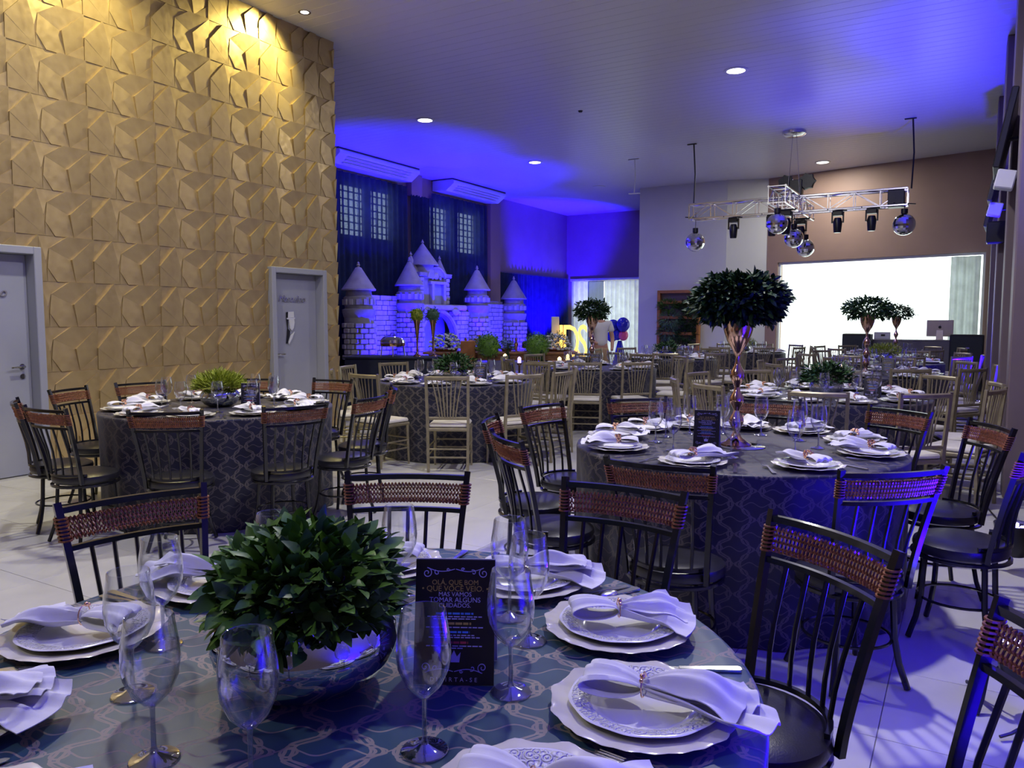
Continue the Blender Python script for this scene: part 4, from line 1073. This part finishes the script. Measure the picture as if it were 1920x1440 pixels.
# blue floor lamps
def par(x, y, tgt, label, e, size=100, rz=0, blend=.5, s_=1.0, soft=.08):
    t_ = thing('floor_lamp', label, 'stage light', (x, y, 0), rz, 'blue floor lamps')
    t_.scale = (s_,)*3
    MB().lathe([(0, .10), (.055, .10), (.075, .13), (.092, .20), (.105, .27), (.108, .285), (.100, .285), (.098, .268), (0, .268)], 28).build('housing', M['black_plastic'], t_)
    for i in range(14):
        a = i*2*math.pi/9 if i < 9 else (i-9)*2*math.pi/5; r_ = .072 if i < 9 else .034
        MB().lathe([(0, .278), (.009, .274), (.011, .269), (0, .268)], 8, c=(r_*math.cos(a), r_*math.sin(a), 0)).build('led_lens', M['led_blue'], t_)
    for s2 in (-1, 1):
        MB().tube([(s2*.115, 0, .22), (s2*.120, 0, .14), (s2*.135, .05*s2, .05), (s2*.15, .09*s2, .006)], .016, 4, flat=(1, .5)).build('bracket_leg', M['black_plastic'], t_, angle=30)
        MB().tube([(s2*.120, 0, .14), (s2*.135, -.05*s2, .05), (s2*.15, -.09*s2, .006)], .016, 4, flat=(1, .5)).build('bracket_leg', M['black_plastic'], t_, angle=30)
        MB().lathe([(0, 0), (.016, 0), (.016, .02), (0, .02)], 10, M=T(s2*.105, 0, .22) @ RY(R(90*s2))).build('clamp_knob', M['black_plastic'], t_)
    mi = RZ(-rz)
    v_ = mi @ (Vector(tgt)-Vector((x, y, .30)))
    aimlight(t_, (0, 0, .30/s_), tuple(Vector((0, 0, .30))+v_), 'SPOT', e, BLUE, spot_size=R(size), spot_blend=blend, shadow_soft_size=soft)
par(.29, 5.20, (.60, 5.6, 2.9), 'blue floor lamp with glowing LEDs by the right wall', E_PARNEAR*.7, 95, blend=.9)
par(.18, 10.2, (.10, 11.6, 5.15), 'small blue floor lamp behind the right-hand chairs', E_PARNEAR*.8, 42, blend=.8)
par(.24, 3.30, (.62, 2.9, 1.9), 'blue floor lamp cut off by the right edge', E_PARNEAR*1.1, 150, blend=1)
par(.24, 1.05, (.62, 1.3, 2.2), 'blue floor lamp by the right wall beside the foreground table', E_PARNEAR*1.05, 120, blend=1)
par(.25, 13.0, (0, 13.2, 5.15), 'blue floor lamp by the far right pillar', E_PARNEAR, 90)
for i, (x, y, tg, lb, e) in enumerate(((-10.5, 13.0, (-11.7, 13.4, 1.8), 'before the leftmost castle tower', 1), (-10.45, 14.4, (-11.6, 14.5, 2.0), 'before the tower left of the gate', 1), (-10.4, 15.9, (-11.7, 15.9, 1.9), 'before the castle gate', 1.1), (-10.4, 17.5, (-11.7, 17.6, 1.9), 'before the tower right of the gate', 1), (-10.4, 19.2, (-11.7, 19.5, 1.7), 'before the rightmost castle tower', 1))):
    par(x, y, tg, 'blue floor lamp on the floor '+lb, E_PAR*e*.28, 105, blend=.35)
par(-10.9, 22.0, (-12.4, 23.0, 3.3), 'blue floor lamp by the low blue curtain', E_PAR*3.0, 80, blend=.5)
par(-11.0, 13.9, (-10.9, 13.6, 5.15), 'blue floor lamp washing the ceiling at the left air conditioner', E_PAR*.8, 62, blend=.5)
par(-10.9, 17.0, (-10.9, 16.8, 5.15), 'blue floor lamp washing the ceiling at the right air conditioner', E_PAR*.8, 62, blend=.5)
put1('power_cable', MB().tube([(.16+.10*math.sin(i*.35), 3.05+.06*i*.5, .012+.20*math.exp(-((i-7)/3.5)**2)) for i in range(15)], .006, 6).mesh('power_cable', M['black_plastic']), 'black cable arching to the blue lamp at the right edge', 'cable', (0, 0, 0))
put1('power_cable', MB().tube([(.24+.05*math.sin(i*.7), 5.62+.22*i, .008) for i in range(12)], .006, 6).mesh('power_cable', M['black_plastic']), 'black cable on the floor behind the blue lamp by the right wall', 'cable', (0, 0, 0))

# ------------------------------------------------------------------ right wall: screens, loudspeakers
def tv(x, y, z, wd, ht, tilt, yaw, label):
    t_ = thing('wall_television', label, 'television', (x, y, z)); t_.rotation_euler = (0, R(tilt), R(yaw))
    MB().bbox((-.02, -wd/2, -ht/2), (.035, wd/2, ht/2), .008).build('casing', M['black_plastic'], t_, smooth=False)
    MB().box((-.023, -wd/2+.015, -ht/2+.02), (-.0195, wd/2-.015, ht/2-.015)).build('screen', M['screen'], t_, smooth=False)
    MB().tube([(.03, 0, 0), (.16, 0, .03), (RX_-x-.01, 0, .05)], .022, 6).build('wall_arm', M['black_plastic'], t_)
tv(.24, 8.75, 3.15, 1.1, .70, 10, -2, 'nearest wall television seen edge-on high on the right wall')
tv(.25, 11.6, 3.2, 1.0, .62, 10, -3, 'second wall television on the right wall')
tv(.26, 14.6, 3.2, 1.0, .62, 10, -3, 'farthest wall television on the right wall')
for (y, z, lb) in ((8.2, 2.60, 'pale control box under the nearest wall television'), (11.3, 2.72, 'pale control box under the second wall television')):
    t_ = thing('control_box', lb, 'box', (.26, y, z)); MB().bbox((-.11, -.09, 0), (.04, .09, .16), .01, RY(R(12))).build('casing', M['white_plastic'], t_, smooth=False)
    for i in range(2): MB().box((-.12+.0, -.06+.07*i, .05), (-.105, -.02+.07*i, .11), RY(R(12))).build('port', M['black_plastic'], t_, smooth=False)
    MB().tube([(.0, 0, .08), (RX_-.26-.01, 0, .09)], .015, 6).build('bracket', M['black_plastic'], t_)
t_ = thing('wall_loudspeaker', 'small black loudspeaker on the right wall below the second television', 'loudspeaker', (.30, 12.0, 2.45)); MB().bbox((-.12, -.1, 0), (.1, .1, .28), .012).build('cabinet', M['black_plastic'], t_, smooth=False); MB().box((-.125, -.08, .03), (-.12, .08, .25)).build('grille', M['speaker_cloth'], t_, smooth=False); MB().box((.1, -.02, .1), (RX_-.30, .02, .16)).build('bracket', M['black_plastic'], t_, smooth=False)
t_ = thing('projection_screen', 'white-edged screen at the top right corner', 'screen', (.36, 6.35, 3.75)); MB().bbox((-.02, -.7, -.1), (.03, .7, 1.3), .006).build('frame', M['white_plastic'], t_, smooth=False); MB().box((-.024, -.66, -.06), (-.02, .66, 1.26)).build('panel', M['desk_grey'], t_, smooth=False); MB().box((.03, -.05, .5), (RX_-.36, .05, .6)).build('bracket', M['black_plastic'], t_, smooth=False)

# ------------------------------------------------------------------ DJ corner
t_ = thing('dj_desk', 'grey desk front before the bright window', 'desk', (-1.1, 18.5, 0)); MB().bbox((-1.05, -.03, .0), (1.0, .02, 1.0), .008).build('front_panel', M['desk_grey'], t_, smooth=False); MB().bbox((-1.05, -.03, 1.0), (1.0, .55, 1.03), .006).build('worktop', M['desk_grey'], t_, smooth=False)
for s_ in (-1, .95): MB().box((s_, .03, 0), (s_+.04, .5, 1.0)).build('side_panel', M['desk_grey'], t_, smooth=False)
def pa(x, y, lb, w_=.62):
    t_ = thing('pa_loudspeaker', lb, 'loudspeaker', (x, y, 0)); MB().bbox((-w_/2, -.25, .03), (w_/2, .25, 1.16), .015).build('cabinet', M['black_plastic'], t_, smooth=False)
    MB().bbox((-w_/2+.03, -.262, .07), (w_/2-.03, -.248, 1.12), .004).build('grille', M['speaker_cloth'], t_, smooth=False)
    MB().box((-.02, -.268, .88), (.05, -.261, .905)).build('badge', M['silver_alu'], t_, smooth=False)
    for a in (-1, 1):
        for b in (-1, 1): MB().lathe([(0, 0), (.025, 0), (.02, .035), (0, .035)], 10, c=(a*(w_/2-.08), b*.18, 0)).build('foot', M['black_plastic'], t_)
pa(-2.02, 18.2, 'black loudspeaker at the left end of the grey desk', .56); pa(.02, 18.1, 'black loudspeaker at the right end of the grey desk', .60)
t_ = thing('white_box', 'pale box with a dark port beside the left loudspeaker', 'box', (-1.58, 18.75, 1.031)); MB().bbox((-.16, -.12, 0), (.16, .12, .16), .01).build('casing', M['white_plastic'], t_, smooth=False); MB().box((-.02, -.125, .07), (.06, -.12, .11)).build('port', M['black_plastic'], t_, smooth=False)
t_ = thing('desktop_computer', 'pale gold all-in-one computer seen from behind on the grey desk', 'computer', (-.48, 18.72, 1.031)); MB().bbox((-.25, -.012, .07), (.25, .02, .42), .008).build('shell', M['mac_back'], t_, smooth=False)
MB().prism([(-.07, 0), (.07, 0), (.06, .2), (-.06, .2)], -.05, -.035, RX(R(-8))).build('stand', M['mac_back'], t_, smooth=False); MB().bbox((-.1, -.10, 0), (.1, .08, .008), .002).build('stand_foot', M['mac_back'], t_, smooth=False)
ap = []
for i in range(25):
    a = 2*math.pi*i/25; r_ = .030*(1-.16*math.exp(-((a-math.pi/2)/.35)**2)-.12*math.exp(-((a-3*math.pi/2)/.3)**2))
    x_ = r_*math.cos(a); z_ = r_*1.08*math.sin(a)
    if (x_-.040)**2+(z_-.004)**2 < .017**2: x_ = .040-.017*math.sqrt(max(0, 1-((z_-.004)/.017)**2))
    ap.append((x_, .27+z_))
mb = MB().prism(ap, -.0135, -.012); mb.prism([(.0, .306), (.010, .308), (.014, .322), (.004, .319)], -.0135, -.012); mb.build('fruit_emblem', M['black_plastic'], t_, smooth=False)

# ------------------------------------------------------------------ planted wooden wall frame
t_ = thing('plant_frame', 'orange wooden wall frame planted with trailing greenery on the white block', 'plant shelf', (-6.86, 20.80, .62))
for q in ((-.60, 0, -.52, 1.65), (.52, 0, .60, 1.65)): MB().bbox((q[0], -.16, q[1]), (q[2], 0, q[3]), .006).build('upright', M['wood_orange'], t_, smooth=False)
for z in (0, .42, .86, 1.28, 1.57): MB().bbox((-.52, -.16, z), (.52, -.0, z+.08), .006).build('shelf', M['wood_orange'], t_, smooth=False)
MB().box((-.52, -.012, .0), (.52, -.002, 1.6)).build('back_panel', M['taupe_wall'], t_, smooth=False)
fi = 0
for (z, x, rx, rz_, m_) in ((1.22, -.25, .28, .14, 'leaf'), (1.20, .28, .25, .12, 'leaf_dark'), (.86, -.2, .34, .20, 'leaf_grey'), (.80, .3, .24, .14, 'leaf_dark'), (.50, -.25, .30, .22, 'leaf_grey'), (.44, .25, .27, .16, 'leaf_dark'), (.15, 0, .45, .12, 'leaf_dark')):
    mb = MB(); fi += 1; blob(mb, (x, -.19, z), (rx, .10, rz_), 420, LF_N, 40+fi, ls=2.6, up=-.3 if 'grey' in m_ else .3)
    o = mb.build('trailing_plant', M[m_], t_, weld=False); o['kind'] = 'stuff'

# ------------------------------------------------------------------ buffet and cake tables
t_ = thing('buffet_table', 'navy covered buffet table at the end of the gold wall', 'table', (-7.9, 9.75, 0), R(20)); MB().bbox((-.75, -.35, 0), (.80, .35, .84), .01).build('cover', M['navy_cover'], t_, smooth=False); MB().bbox((-.78, -.38, .84), (.83, .38, .87), .006).build('worktop', M['navy_cover'], t_, smooth=False)
BT = lambda x, y, z=.871: RZ(R(20)) @ Vector((x, y, 0)) + Vector((-7.9, 9.75, z))
tv_p = [(0, .001), (.075, .001), (.07, .012), (.03, .04), (.016, .08), (.022, .10), (.014, .13), (.020, .30), (.042, .50), (.062, .58), (.058, .58), (.035, .48), (0, .40)]
for k, (x, y) in enumerate(((.36, -.05), (.58, .10))):
    v_ = thing('trumpet_vase', ['gold trumpet vase with a lime moss ball on the buffet', 'gold trumpet vase with a dull green ball on the buffet'][k], 'vase', BT(x, y)); MB().lathe(tv_p, 24).build('vase', M['cup_gold'], v_)
    mb = MB(); blob(mb, (0, 0, .66), (.12, .12, .12), 500, LF_S, 60+k, ls=.6, core=.85); o = mb.build('moss_ball', M[['leaf_lime', 'leaf_grey'][k]], v_, weld=False); o['kind'] = 'stuff'
v_ = thing('chafing_dish', 'polished copper chafing dish on the buffet by the gold wall', 'serving dish', BT(-.05, -.05))
MB().lathe([(0, .16), (.19, .16), (.20, .20), (.20, .215), (0, .215)], 28).build('pan', M['cup_gold'], v_); MB().lathe([(.20, .218), (.195, .26), (.15, .31), (.06, .335), (0, .338)], 28).build('lid', M['chrome'], v_)
MB().tube([(-.05, 0, .33), (-.03, 0, .37), (.03, 0, .37), (.05, 0, .33)], .008, 6).build('lid_handle', M['chrome'], v_)
for i in range(4): a = i*math.pi/2+.7; MB().tube([(.17*math.cos(a), .17*math.sin(a), .17), (.19*math.cos(a), .19*math.sin(a), .001)], .010, 6).build('leg', M['chrome'], v_)
CKM = T(-7.85, 12.85, 0) @ RZ(R(29))
def CK(x, y, z=0): return CKM @ Vector((x, y, z))
t_ = thing('cake_table', 'wooden dessert table dressed with flowers before the castle', 'table', CK(0, 0), R(29))
for i in range(6): MB().bbox((-1.45, -.42+.14*i, .80), (1.50, -.285+.14*i, .84), .004).build('plank', M['wood'], t_, smooth=False)
MB().bbox((-1.35, -.36, .68), (1.40, -.33, .80), .004).build('apron', M['wood'], t_, smooth=False)
for a in (-1.3, 1.35):
    for b in (-.33, .33): MB().bbox((a-.04, b-.04, 0), (a+.04, b+.04, .80), .006).build('leg', M['wood'], t_, smooth=False)
def flower_mass(x, y, z, rad, m_, n_, lb, seed, base=True):
    v_ = thing('flower_arrangement', lb, 'flowers', CK(x, y, z), seed)
    r_ = random.Random(seed)
    fmb = MB(); lmb = MB()
    for d in dome_dirs(n_, r_, -.2):
        p = Vector((d.x*rad[0], d.y*rad[1], d.z*rad[2]+rad[2]*.35))*r_.uniform(.8, 1.05)
        p.z = max(p.z, .02)
        for q in range(5):
            a = q*1.256; fmb.ball((p.x+.018*math.cos(a), p.y+.018*math.sin(a), p.z+.004), .017, 5)
        fmb.ball((p.x, p.y, p.z+.012), .015, 5)
    blob(lmb, (0, 0, rad[2]*.4), rad, n_*4, LF_S, seed+1, zmin=-.2)
    fmb.build('blossoms', M[m_], v_)['kind'] = 'stuff'; lmb.build('greenery', M['leaf_grey'], v_, weld=False)['kind'] = 'stuff'
    MB().lathe([(0, .0005), (rad[0]*.5, .0005), (rad[0]*.6, .05), (rad[0]*.55, .06), (0, .05)], 16).build('tray', M['wood'], v_)
flower_mass(-1.05, 0, .841, (.40, .30, .26), 'flower_white', 90, 'mound of white flowers at the left end of the dessert table', 71)
flower_mass(-.35, .12, .841, (.28, .22, .22), 'flower_orange', 60, 'mound of peach flowers on the dessert table', 72)
flower_mass(.14, -.05, .841, (.17, .14, .17), 'flower_blue', 36, 'small mound of blue flowers on the dessert table', 73)
flower_mass(1.12, .08, .841, (.40, .26, .26), 'flower_white', 80, 'mound of white flowers at the right end of the dessert table', 74)
def ball_tree(x, y, lb, seed, r_=.23, h=.98):
    v_ = thing('ball_topiary', lb, 'topiary', CK(x, y)); MB().lathe([(0, .001), (.12, .001), (.15, .30), (.16, .32), (.14, .32), (0, .28)], 20).build('pot', M['wood'], v_)
    MB().tube([(0, 0, .28), (0, 0, h-r_*.6)], .02, 8).build('trunk', M['twig'], v_)
    mb = MB(); blob(mb, (0, 0, h), (r_, r_, r_), 1500, LF_S, seed, ls=.75, jit=.05, core=.88); mb.build('ball', M['leaf'], v_, weld=False)['kind'] = 'stuff'
ball_tree(-.18, -.75, 'green ball topiary in the middle before the dessert table', 81); ball_tree(.72, -.75, 'green ball topiary at the right before the dessert table', 82)
for k, (x, y, h) in enumerate(((.18, -.62, 1.0), (.80, -1.12, .9))):
    v_ = thing('cone_topiary', ['slim dark cypress left of the wooden ledge', 'slim cypress before the right ball topiary'][k], 'topiary', CK(x, y)); MB().lathe([(0, .001), (.07, .001), (.09, .16), (0, .15)], 16).build('pot', M['wood'], v_)
    mb = MB()
    for q in range(9): blob(mb, (0, 0, .2+q*(h-.2)/9), (.095*(1-q/10), .095*(1-q/10), .08), 70, LF_S, 90+q+20*k, ls=.6, core=.8)
    mb.build('foliage', M['leaf_dark'], v_, weld=False)['kind'] = 'stuff'
v_ = thing('wooden_stand', 'slanted reddish wooden board beside the blue flowers', 'stand', CK(-.58, -.52), R(20)); MB().bbox((-.14, -.02, 0), (.14, .02, 1.06), .01).build('board', M['wood_orange'], v_, smooth=False); MB().bbox((-.16, -.1, 0), (.16, .1, .03), .006).build('foot', M['wood_orange'], v_, smooth=False)
for k, x in enumerate((-.64, .33, .80)):
    v_ = thing('gold_figurine', 'small gold figure on the dessert table, %s from the left' % ordinal(k), 'figurine', CK(x, -.28, .841)); MB().lathe([(0, .006), (.05, .006), (.05, .012), (.018, .03), (.03, .10), (.04, .16), (.015, .20), (.03, .235), (.02, .265), (0, .275)], 14).build('figure', M['cup_gold'], v_)
    MB().lathe([(0, .0005), (.07, .0005), (.07, .006), (0, .006)], 14).build('plinth', M['cup_gold'], v_)
v_ = thing('dark_cake', 'dark round cake on a wooden stand at the right of the dessert table', 'cake', CK(.55, -.12, .841)); MB().lathe([(0, 0), (.09, 0), (.03, .02), (.03, .06), (.13, .075), (.13, .085), (0, .085)], 20).build('stand', M['wood'], v_); MB().lathe([(0, .086), (.11, .086), (.115, .10), (.11, .17), (.09, .20), (0, .22)], 20).build('cake', M['navy_cover'], v_)
for k, (x, y, z) in enumerate(((.14, -.98, .72), (.40, -.85, .66), (1.14, -.85, .66), (1.28, -1.1, .72))):
    v_ = thing('candle_lantern', 'glowing candle on a pedestal before the dessert table, %s from the left' % ordinal(k), 'candle', CK(x, y)); MB().lathe([(0, .001), (.07, .001), (.06, .03), (.018, .06), (.018, z-.05), (.05, z-.02), (.05, z), (0, z)], 14).build('pedestal', M['cup_gold'], v_); MB().lathe([(0, z), (.035, z), (.035, z+.09), (.018, z+.11), (0, z+.12)], 12).build('candle', M['candle'] if k != 1 else M['candle_wax'], v_)
# glowing letters on a white plinth
t_ = thing('letter_plinth', 'pale plinth board behind the glowing letters', 'plinth', (-7.02, 14.35, 0), R(29)); MB().bbox((-.42, .06, 0), (-.26, .12, 1.52), .01).build('board', M['white_wall'], t_, smooth=False); MB().bbox((-.42, -.18, 0), (.42, .14, .62), .01).build('base', M['wood'], t_, smooth=False)
TX2 = Matrix(((1, 0, 0, 0), (0, 0, -1, 0), (0, 1, 0, 0), (0, 0, 0, 1)))
for ch, x in (('I', -.22), ('D', -.02), ('S', .22)):
    o = obj('glowing_letter', text_mesh(ch, .90, M['lamp_yellow'], .045), None, T(-7.02, 14.35, 0) @ RZ(R(29)) @ T(x, -.06, .97) @ TX2 @ Matrix.Diagonal((.55 if ch != 'I' else .75, 1.1, 1, 1)))
    tag(o, 'glowing yellow letter %s beside the small topiary' % ch, 'letter', 'glowing letters')
l = bpy.data.lights.new('letter_light', 'POINT')
t2 = thing('round_stool', 'dark round upholstered stool before the glowing letters', 'stool', (-6.2, 13.05, 0)); MB().lathe([(0, .55), (.19, .55), (.23, .60), (.22, .70), (.15, .76), (0, .78)], 24).build('seat', M['hair'], t2); MB().lathe([(0, .001), (.17, .001), (.17, .02), (.03, .05), (.03, .55), (0, .55)], 16).build('pedestal', M['black_iron'], t2)
# balloons
t_ = thing('balloon_cluster', 'blue balloons with one pink on a blue cone beside the white sheer', 'balloons', (-7.3, 17.6, 0)); MB().lathe([(0, .001), (.26, .001), (.05, .95), (0, .95)], 20).build('cone_stand', M['balloon_blue'], t_)
for (x, z, r_, m_) in ((-.16, 1.30, .15, 'balloon_blue'), (.12, 1.34, .16, 'balloon_blue'), (-.06, 1.10, .13, 'balloon_blue'), (.10, 1.08, .12, 'balloon_pink'), (-.22, 1.05, .13, 'balloon_blue'), (.0, 1.25, .10, 'balloon_blue')):
    MB().ball((x, rnd.uniform(-.1, .1), z), r_, 18, (1, 1, 1.12)).build('balloon', M[m_], t_)
# person seen from behind, leaning at the dessert table
def skinned(name, verts, edges, radii, m_, parent, sub=2):
    me = bpy.data.meshes.new(name); me.from_pydata(verts, edges, []); me.materials.append(m_)
    o = obj(name, me, parent)
    md = o.modifiers.new('skin', 'SKIN'); md.use_smooth_shade = True
    for i, r_ in enumerate(radii): me.skin_vertices[0].data[i].radius = r_ if isinstance(r_, tuple) else (r_, r_)
    me.skin_vertices[0].data[0].use_root = True
    s2 = o.modifiers.new('sub', 'SUBSURF'); s2.levels = sub; s2.render_levels = sub
    return o
ps = thing('person', 'person in white T-shirt and khaki trousers behind the small topiary', 'person', (-6.15, 13.85, 0), R(35))
bv = [(0, 0, .93), (0, 0, 1.08), (0, .01, 1.25), (0, .01, 1.38), (0, 0, 1.45), (0, -.02, 1.53), (0, -.03, 1.62),           # spine 0-6
      (.17, 0, 1.37), (.23, -.03, 1.10), (.20, -.16, .92), (.18, -.22, .86),                                                # right arm 7-10
      (-.17, 0, 1.37), (-.22, -.08, 1.12), (-.16, -.26, 1.02), (-.12, -.33, 1.0),                                            # left arm 11-14
      (.09, 0, .84), (.10, -.02, .47), (.10, .02, .09), (.10, -.11, .035),                                                   # legs
      (-.09, 0, .84), (-.10, -.02, .47), (-.10, .02, .09), (-.10, -.11, .035)]
be = [(0, 1), (1, 2), (2, 3), (3, 4), (4, 5), (5, 6), (3, 7), (7, 8), (8, 9), (9, 10), (3, 11), (11, 12), (12, 13), (13, 14), (0, 15), (15, 16), (16, 17), (17, 18), (0, 19), (19, 20), (20, 21), (21, 22)]
br = [(.14, .10), (.125, .09), (.14, .095), (.13, .085), .05, (.075, .09), (.07, .085), .055, .042, .034, .03, .055, .042, .034, .03, (.085, .085), .058, .042, (.04, .03), (.085, .085), .058, .042, (.04, .03)]
skinned('body', bv, be, br, M['skin'], ps)
skinned('tshirt', [(0, 0, .90), (0, 0, 1.08), (0, .01, 1.25), (0, .01, 1.40), (.17, 0, 1.385), (.22, -.015, 1.20), (-.17, 0, 1.385), (-.215, -.03, 1.20)], [(0, 1), (1, 2), (2, 3), (3, 4), (4, 5), (3, 6), (6, 7)], [(.165, .125), (.15, .11), (.165, .115), (.13, .095), .075, .068, .075, .068], M['tshirt'], ps)
skinned('trousers', [(0, 0, .96), (0, 0, .88), (.09, 0, .80), (.10, -.02, .47), (.10, .02, .08), (-.09, 0, .80), (-.10, -.02, .47), (-.10, .02, .08)], [(0, 1), (1, 2), (2, 3), (3, 4), (1, 5), (5, 6), (6, 7)], [(.15, .115), (.155, .12), .10, .075, .065, .10, .075, .065], M['khaki'], ps)
mb = MB().ball((0, -.005, 1.645), .098, 14, (.85, 1.02, 1.1)); mb.build('hair', M['hair'], ps)

# ------------------------------------------------------------------ lighting truss with mirror balls
TR = Vector((-3.08, 16.2, 3.72)); S2 = .15
def truss_beam(parent, a, b, name='truss_beam'):
    a, b = Vector(a), Vector(b); d = (b-a); L_ = d.length; d.normalize(); sd = d.cross(Vector((0, 0, 1))).normalized(); up = Vector((0, 0, 1))
    mb = MB()
    cn = [sd*x_+up*z_ for x_ in (-S2, S2) for z_ in (-S2, S2)]
    for c in cn: mb.tube([a+c, b+c], .022, 6)
    n_ = int(L_/.42)
    for i in range(n_+1):
        p = a+d*(L_*i/n_)
        for u_, v_ in ((0, 1), (2, 3), (0, 2), (1, 3)): mb.tube([p+cn[u_], p+cn[v_]], .011, 4)
        if i < n_:
            q = a+d*(L_*(i+1)/n_)
            for u_, v_ in ((0, 1), (2, 3), (1, 3)):
                if i % 2: u_, v_ = v_, u_
                mb.tube([p+cn[u_], q+cn[v_]], .010, 4)
    return mb.build(name, M['silver_alu'], parent)
t_ = thing('lighting_truss', 'silver cross-shaped lighting truss hanging from the ceiling', 'truss', tuple(TR))
truss_beam(t_, (-2.05, 0, 0), (2.05, 0, 0)); truss_beam(t_, (0, -1.45, .02), (0, 1.55, .02))
for x in (-2.0, 2.1): 
    MB().tube([(x, 0, .15), (x+.02, 0, .8), (x-.02, 0, CH-TR.z-.005)], .016, 6).build('hanger', M['black_plastic'], t_)
    MB().bbox((x-.16, -.02, CH-TR.z-.02), (x+.04, .02, CH-TR.z-.002), .004).build('hanger_plate', M['black_plastic'], t_, smooth=False)
for x in (-.10, .14): MB().tube([(x, 0, .15), (x*.3, 0, CH-TR.z-.08)], .007, 5).build('suspension_wire', M['silver_alu'], t_)
MB().lathe([(0, -.10), (.16, -.09), (.22, -.05), (.225, -.001), (0, -.001)], 28, c=(0, 0, CH-TR.z)).build('ceiling_rose', M['silver_alu'], t_)
MB().bbox((1.72, -.16, -.18), (2.0, .12, .13), .01).build('control_box', M['black_plastic'], t_, smooth=False)
def mball(x, y, z, r_, lb):
    v_ = thing('mirror_ball', lb, 'mirror ball', tuple(TR+Vector((x, y, z))))
    bm = bmesh.new(); bmesh.ops.create_uvsphere(bm, u_segments=26, v_segments=16, radius=r_); mb = MB(); mb.bm(bm); mb.build('facets', M['chrome'], v_, smooth=False)
    MB().lathe([(0, r_-.01), (.06, r_), (.06, r_+.09), (0, r_+.09)], 12).build('motor', M['black_plastic'], v_); MB().tube([(0, 0, r_+.08), (0, 0, -z)], .006, 5).build('rod', M['black_plastic'], v_); MB().tube([(-.17, -.17 if not y else 0, -z-.11), (.17, .17 if not y else 0, -z-.11)], .012, 5).build('clamp_bar', M['black_plastic'], v_)
mball(-1.95, 0, -.62, .20, 'mirror ball at the left end of the truss'); mball(2.0, 0, -.50, .20, 'mirror ball at the right end of the truss')
mball(0, -1.35, -.50, .19, 'large mirror ball under the near arm of the truss'); mball(0, .25, -.62, .19, 'mirror ball under the truss crossing'); mball(.02, 1.45, -.72, .19, 'mirror ball at the far arm of the truss')
def mhead(x, y, lb, s_=1):
    v_ = thing('stage_spotlight', lb, 'stage light', tuple(TR+Vector((x, y, -.16))), 0); v_.scale = (s_,)*3
    MB().bbox((-.09, -.09, -.10), (.09, .09, -.005), .01).build('base', M['black_plastic'], v_, smooth=False)
    MB().tube([(-.17, -.17 if not y else 0, .01), (.17, .17 if not y else 0, .01)], .014, 5).build('clamp_bar', M['black_plastic'], v_)
    for q in (-1, 1): MB().bbox((q*.10-.012, -.03, -.24), (q*.10+.012, .03, -.03), .004).build('yoke_arm', M['black_plastic'], v_, smooth=False)
    MB().lathe([(0, -.42), (.065, -.42), (.07, -.40), (.085, -.22), (.06, -.14), (0, -.14)], 16).build('head', M['black_plastic'], v_); MB().lathe([(0, -.426), (.055, -.424), (.055, -.418), (0, -.418)], 16).build('lens', M['screen'], v_)
mhead(-1.15, 0, 'black spotlight on the left arm of the truss'); mhead(-.38, 0, 'black spotlight just left of the truss crossing'); mhead(.85, 0, 'black spotlight on the right arm nearer the crossing'); mhead(1.45, 0, 'black spotlight on the right arm nearer its end'); mhead(.0, .95, 'black spotlight under the far arm of the truss', 1.1); mhead(.0, -.55, 'black spotlight under the near arm of the truss', 1.1)
t_ = thing('effect_lamp', 'black rosette effect lamp on top of the truss crossing', 'stage light', tuple(TR+Vector((.05, .1, .20))))
MB().bbox((-.12, -.1, 0), (.12, .1, .30), .01).build('body', M['black_plastic'], t_, smooth=False)
for x in (-.2, .2): MB().lathe([(0, -.06), (.14, -.06), (.16, 0), (.14, .06), (0, .06)], 14, mod=lambda th, r, z: (r*(1+.10*math.cos(7*th)), z), M=T(x, 0, .26) @ RX(R(90))).build('rosette', M['black_plastic'], t_)
t_ = thing('ceiling_hanger', 'bare hook hanging from the ceiling left of the truss', 'hook', (-6.74, 17.02, CH)); MB().tube([(0, 0, -.02), (.02, 0, -.4), (-.01, 0, -.78)], .012, 5).build('rod', M['white_plastic'], t_); MB().bbox((-.16, -.02, -.02), (.10, .02, -.001), .004).build('plate', M['white_plastic'], t_, smooth=False); MB().tube([(-.14, 0, -.78), (.14, 0, -.79)], .012, 5).build('cross_bar', M['white_plastic'], t_)
bpy.data.lights.remove(l)
